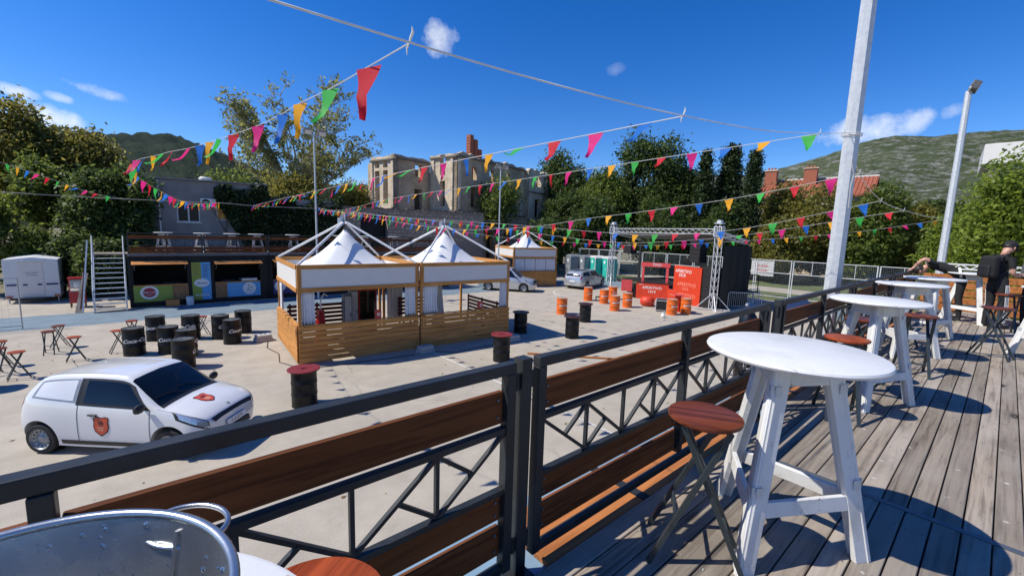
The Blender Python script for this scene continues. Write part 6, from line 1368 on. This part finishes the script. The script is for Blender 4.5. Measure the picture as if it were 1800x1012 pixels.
line('thin cable stretched across the far terrace to the slim lamp post', 'support_cable', [(-12, 27, 5.45), (-4.26, 27, 5.27), (-.64, 26.97, 5.26), (3.14, 26.95, 5.33), (4.67, 26.93, 5.28), (7.7, 26.5, 5.30)], .012, M_wirecable, 'cable')
line('cable from the slim lamp post past the stone wall to the next lamp post', 'support_cable', [(7.8, 26.5, 5.3), (14, 26.4, 5.0), (21.0, 26.05, 5.15)], .008, M_wirecable, 'cable')
wr = MB()
for k in range(2): wr.tube([(8.72 + .135 * math.cos(a), 1.86 + .135 * math.sin(a), 6.0 + .03 * k + .01 * math.sin(a)) for a in np.linspace(0, 2 * math.pi, 20, endpoint=False)], .006, 6, True)
tag(wr.build('rope_lashing', M_rope, None), 'white rope wound around the octagonal pole', 'rope')
lo = MB().tube([(8.60, 1.80, 5.62), (8.56, 1.77, 5.5), (8.60, 1.74, 5.38), (8.64, 1.74, 5.45), (8.58, 1.76, 5.2), (8.57, 1.75, 4.85)], .010, 6).build('loose_cable', M_wirecable, None, smooth=60); tag(lo, 'loose grey cable loop hanging on the octagonal pole', 'cable')
lamp_post('galvanised octagonal pole off to the left that holds the rope', -9.2, 1.86, 9.0, .135, .10, [(-.35, .4), (.35, .4)], 8, .6)

# ================================================================== PEOPLE
M_skin = mat('skin', (.50, .27, .19), .5, 0, .05, 9); M_shirtb = mat('black_tshirt', (.010, .010, .011), .85, 0, .2, 9); M_trb = mat('black_trousers', (.012, .012, .014), .8, 0, .2, 9); M_greyh = mat('grey_hoodie', (.10, .105, .115), .85, 0, .15, 9); M_hair = mat('dark_hair', (.015, .011, .009), .6, 0, .3, 40); M_shoe = mat('dark_shoe', (.015, .015, .016), .5, 0, .2, 9)
def person(label, loc, rz, J, E, mats, scale=1.):
    """J: name -> (x,y,z,radius); E: list of (a,b,material key)"""
    r = empty('person', loc, rz); r.scale = (scale,) * 3; tag(r, label, 'person'); names = list(J); me = bpy.data.meshes.new('body'); me.from_pydata([J[n][:3] for n in names], [(names.index(a), names.index(b)) for a, b, _ in E], []); o = bpy.data.objects.new('body', me); C.objects.link(o)
    sk = o.modifiers.new('skin', 'SKIN'); sk.use_smooth_shade = True
    for i, n in enumerate(names): me.skin_vertices[0].data[i].radius = (J[n][3], J[n][3]) if len(J[n]) == 4 else (J[n][3], J[n][4]); me.skin_vertices[0].data[i].use_root = (n == 'pelvis')
    ss = o.modifiers.new('sub', 'SUBSURF'); ss.levels = 2; ss.render_levels = 2; bpy.context.view_layer.update()
    em = bpy.data.meshes.new_from_object(o.evaluated_get(bpy.context.evaluated_depsgraph_get())); o.modifiers.clear(); o.data = em; o.parent = r; em.materials.clear(); keys = list(mats)
    for k in keys: em.materials.append(mats[k])
    segs = [(Vector(J[a][:3]), Vector(J[b][:3]), (J[a][3] + J[b][3]) / 2, keys.index(k)) for a, b, k in E]
    for p in em.polygons:
        c = p.center; best = 1e9
        for a, b, rd, k in segs:
            ab = b - a; t = max(0, min(1, (c - a).dot(ab) / max(ab.length_squared, 1e-9))); d = (c - a - ab * t).length / max(rd, .01)
            if d < best: best = d; p.material_index = k
        p.use_smooth = True
    return r
def hand(J, E, side, w, d, curl=(0, 0, -1)):
    d = Vector(d).normalized(); up = Vector(curl).normalized(); sd = d.cross(up).normalized(); w = Vector(w); pm_ = w + d * .07; J['palm' + side] = (*pm_, .026, .016); E.append(('wrist' + side, 'palm' + side, 'skin'))
    for k, (o_, ln) in enumerate([(-.028, .065), (-.010, .078), (.010, .082), (.028, .07)]):
        a = pm_ + d * .03 + sd * o_; b = a + d * ln * .5 + up * .01; c = b + (d * .6 + up * .8).normalized() * ln * .5; n = side + str(k); J['fa' + n] = (*a, .010); J['fb' + n] = (*b, .0085); J['fc' + n] = (*c, .0075); E += [('palm' + side, 'fa' + n, 'skin'), ('fa' + n, 'fb' + n, 'skin'), ('fb' + n, 'fc' + n, 'skin')]
    a = w + d * .03 + sd * .04; b = a + d * .04 + sd * .02 + up * .01; J['ta' + side] = (*a, .011); J['tb' + side] = (*b, .009); E += [('wrist' + side, 'ta' + side, 'skin'), ('ta' + side, 'tb' + side, 'skin')]
def head_parts(r, J, hairm, cap=False, fwd=(1, 0, 0)):
    c = Vector(J['head'][:3]); f = Vector(fwd).normalized(); up = Vector((0, 0, 1)); q = f.to_track_quat('X', 'Z'); R3 = q.to_matrix()
    def add(name, m, fn, n=14, k=9):
        pts = [fn(i / (k - 1), 2 * math.pi * j / n) for i in range(k) for j in range(n)]; MB().grid([c + R3 @ Vector(p) for p in pts], k, n, True).build(name, m, r, smooth=70)
    add('hair', hairm, lambda t, a: ((.112 * math.sin(t * 1.75 + .02)) * math.cos(a) - .018, .094 * math.sin(t * 1.75 + .02) * math.sin(a), .02 + .125 * math.cos(t * 1.75)))
    if cap:
        add('cap', M_shirtb, lambda t, a: ((.122 * math.sin(t * 1.5 + .02)) * math.cos(a) - .01, .102 * math.sin(t * 1.5 + .02) * math.sin(a), .035 + .115 * math.cos(t * 1.5)))
        MB().grid([c + R3 @ Vector((.09 + .11 * i / 4, (j / 6 - .5) * .15 * (1 - .3 * i / 4), .045 - .03 * i / 4 - .02 * (j / 3 - 1) ** 2)) for i in range(5) for j in range(7)], 5, 7).build('cap_peak', M_shirtb, r, smooth=60)
    for s_ in (-1, 1): 
        e = c + R3 @ Vector((.0, s_ * .088, -.01)); MB().lathe([(0, -.03), (.012, -.02), (.015, .01), (.009, .03), (0, .033)], 8, tuple(e)).build('ear', M_skin, r, smooth=60); e = c + R3 @ Vector((.098, s_ * .032, .005)); MB().lathe([(0, -.007), (.010, 0), (0, .007)], 8, tuple(e)).build('eye', M_hair, r)
    MB().add([c + R3 @ Vector(p) for p in ((.10, -.014, -.03), (.10, .014, -.03), (.128, 0, -.028), (.104, 0, .012))], [(0, 1, 2), (0, 2, 3), (1, 3, 2)]).build('nose', M_skin, r); MB().bar(c + R3 @ Vector((.096, -.024, -.062)), c + R3 @ Vector((.096, .024, -.062)), .012, .01).build('mouth', M_stagepink, r)
def standing(bend=.0, headfwd=.05):
    return {'pelvis': (0, 0, .96, .135, .115), 'waist': (.0, 0, 1.10, .135, .105), 'chest': (.01, 0, 1.30, .155, .115), 'collar': (.0, 0, 1.44, .10, .085), 'neck': (.02, 0, 1.51, .055), 'head0': (.03 + headfwd * .4, 0, 1.58, .068), 'head': (.04 + headfwd, 0, 1.66, .092, .085), 'crown': (.035 + headfwd, 0, 1.735, .06),
            'hipL': (0, .095, .90, .095), 'kneeL': (.03, .10, .50, .066), 'shinL': (.0, .105, .33, .062), 'ankleL': (-.02, .11, .10, .045), 'heelL': (-.03, .11, .045, .042), 'toeL': (.15, .13, .035, .034),
            'hipR': (0, -.095, .90, .095), 'kneeR': (.03, -.10, .50, .066), 'shinR': (.0, -.105, .33, .062), 'ankleR': (-.02, -.11, .10, .045), 'heelR': (-.03, -.11, .045, .042), 'toeR': (.15, -.13, .035, .034),
            'shL': (.0, .185, 1.425, .062), 'shR': (.0, -.185, 1.425, .062)}
def base_edges(sh='shirt', tr='trouser'):
    return [('pelvis', 'waist', sh), ('waist', 'chest', sh), ('chest', 'collar', sh), ('collar', 'neck', 'skin'), ('neck', 'head0', 'skin'), ('head0', 'head', 'skin'), ('head', 'crown', 'skin')] + [e for s in 'LR' for e in (('pelvis', 'hip' + s, tr), ('hip' + s, 'knee' + s, tr), ('knee' + s, 'shin' + s, tr), ('shin' + s, 'ankle' + s, tr), ('ankle' + s, 'heel' + s, 'shoe'), ('heel' + s, 'toe' + s, 'shoe'), ('collar', 'sh' + s, sh))]
# man in cap, black T-shirt and striped trousers, looking down at something in his hands
J = standing(0, .085); E = base_edges(); J['kneeR'] = (.06, -.11, .50, .066); J['ankleR'] = (.06, -.13, .10, .045); J['heelR'] = (.05, -.13, .045, .042); J['toeR'] = (.22, -.15, .035, .034); J['shinR'] = (.06, -.12, .33, .06)
for s, y in (('L', 1), ('R', -1)):
    J['slv' + s] = (-.005, y * .225, 1.27, .056); J['elb' + s] = (.0, y * .245, 1.14, .043); J['fore' + s] = (.13, y * .20, 1.10, .040); J['wrist' + s] = (.27, y * .12, 1.09, .028); E += [('sh' + s, 'slv' + s, 'shirt'), ('slv' + s, 'elb' + s, 'skin'), ('elb' + s, 'fore' + s, 'skin'), ('fore' + s, 'wrist' + s, 'skin')]; hand(J, E, s, J['wrist' + s][:3], (.9, -y * .35, .05), (0, 0, 1))
MP = {'shirt': M_shirtb, 'trouser': M_trb, 'skin': M_skin, 'shoe': M_shoe}
pA = person('person in black cap, black T-shirt and trousers with white side stripes, standing', (12.9, .07, DECK + .001), R_(-42), J, E, MP, .965); head_parts(pA, J, M_hair, True, (.94, 0, -.34))
for k in range(3):
    for s, y in (('L', 1), ('R', -1)):
        q = [(J['hip' + s][0] - .03 + k * .03, y * (abs(J['hip' + s][1]) + .098), .90), (J['knee' + s][0] - .03 + k * .028, y * (abs(J['knee' + s][1]) + .068), .5), (J['shin' + s][0] - .028 + k * .026, y * (abs(J['shin' + s][1]) + .062), .33), (J['ankle' + s][0] - .02 + k * .02, y * (abs(J['ankle' + s][1]) + .05), .12)]
        MB().tube(q, .007, 5).build('trouser_stripe', M_print, pA)
bk = empty('backpack', (12.9, .07, DECK), R_(-42)); tag(bk, 'black backpack worn by the person in the cap', 'backpack'); MB().box((-.215, 0, 1.22), (.16, .30, .44)).build('main_bag', M_shirtb, bk, bevel=.06, seg=3); MB().box((-.31, 0, 1.14), (.06, .22, .22)).build('front_pocket', M_blackplast, bk, bevel=.025)
for y in (-.11, .11): MB().tube([(-.13, y, 1.40), (-.03, y, 1.47), (.11, y, 1.40), (.125, y, 1.25), (-.12, y, 1.05)], .013, 6).build('strap', M_blackplast, bk)
ph = empty('phone', (12.9 + .40 * math.cos(R_(-42)), .07 + .40 * math.sin(R_(-42)), DECK + 1.06), R_(-42)); tag(ph, 'small dark phone held by the person in the cap', 'phone'); MB().box((0, 0, 0), (.08, .15, .01), M=Matrix.Rotation(-.5, 4, 'Y')).build('case', M_black, ph); MB().box((.0, 0, .007), (.07, .14, .002), M=Matrix.Rotation(-.5, 4, 'Y')).build('screen', M_carglass, ph)
# second person at the right edge
J = standing(0, .06); E = base_edges()
for s, y in (('L', 1), ('R', -1)):
    J['slv' + s] = (.0, y * .225, 1.25, .058); J['elb' + s] = (.0, y * .235, 1.13, .05); J['fore' + s] = (.12, y * .18, 1.10, .046); J['wrist' + s] = (.24, y * .09, 1.11, .030); E += [('sh' + s, 'slv' + s, 'shirt'), ('slv' + s, 'elb' + s, 'shirt'), ('elb' + s, 'fore' + s, 'shirt'), ('fore' + s, 'wrist' + s, 'shirt')]; hand(J, E, s, J['wrist' + s][:3], (.9, -y * .35, .05), (0, 0, 1))
pB = person('person in a grey hooded top cut off at the right edge', (13.45, -.42, DECK + .001), R_(140), J, E, {'shirt': M_greyh, 'trouser': M_trb, 'skin': M_skin, 'shoe': M_shoe}, .94); head_parts(pB, J, M_hair, False, (.95, 0, -.3)); MB().lathe([(.07, 1.40), (.11, 1.45), (.115, 1.50), (.085, 1.53), (.075, 1.50)], 18, (-.03, 0, 0)).build('hood', M_greyh, pB, smooth=60)
# third person bending over the railing
J = {'pelvis': (0, 0, .96, .135, .12), 'waist': (.13, 0, 1.06, .125, .105), 'chest': (.34, 0, 1.16, .15, .115), 'collar': (.47, 0, 1.18, .10, .08), 'neck': (.545, 0, 1.14, .055), 'head0': (.60, 0, 1.09, .068), 'head': (.66, 0, 1.02, .09, .085), 'crown': (.70, 0, .96, .06),
     'hipL': (-.02, .095, .90, .095), 'kneeL': (.0, .10, .5, .066), 'shinL': (-.03, .105, .33, .062), 'ankleL': (-.05, .11, .10, .045), 'heelL': (-.06, .11, .045, .042), 'toeL': (.12, .13, .035, .034), 'hipR': (-.02, -.095, .90, .095), 'kneeR': (.0, -.10, .5, .066), 'shinR': (-.03, -.105, .33, .062), 'ankleR': (-.05, -.11, .10, .045), 'heelR': (-.06, -.11, .045, .042), 'toeR': (.12, -.13, .035, .034), 'shL': (.44, .18, 1.19, .06), 'shR': (.44, -.18, 1.19, .06)}
E = base_edges()
for s, y in (('L', 1), ('R', -1)):
    J['slv' + s] = (.52, y * .24, 1.25, .054); J['elb' + s] = (.62, y * .30, 1.30, .043); J['fore' + s] = (.70, y * .28, 1.20, .038); J['wrist' + s] = (.765, y * .24, 1.09, .028); E += [('sh' + s, 'slv' + s, 'shirt'), ('slv' + s, 'elb' + s, 'skin'), ('elb' + s, 'fore' + s, 'skin'), ('fore' + s, 'wrist' + s, 'skin')]; hand(J, E, s, J['wrist' + s][:3], (.65, 0, -.55), (.3, 0, -1))
pC = person('person in black bending over the terrace railing with hands on the rail', (13.35, .60, DECK + .001), R_(94), J, E, MP, 1.0); head_parts(pC, J, M_hair, False, (.6, 0, -.8))
MB().tube([(.02 + .03 * math.sin(a), .155 * math.cos(a), 1.0 + .135 * math.sin(a)) for a in np.linspace(0, 2 * math.pi, 20, endpoint=False)], .024, 6, True).build('white_waistband', M_print, pC, smooth=60)
# ================================================================== small litter on the square and the deck
rg = np.random.default_rng(90); M_litter = leaf_mat('dry_leaf_litter', (.16, .10, .04), (.34, .24, .10), .1)
n = 420; pos = np.stack([rg.uniform(-6, 26, n), rg.uniform(3, 24, n), np.full(n, .012)], 1)
o = link('leaf_litter', leaves(pos, np.array([0, 0, 6.]), .05, rg), M_litter); tag(o, 'dry leaves and scraps scattered over the pale square', 'litter', kind='stuff')
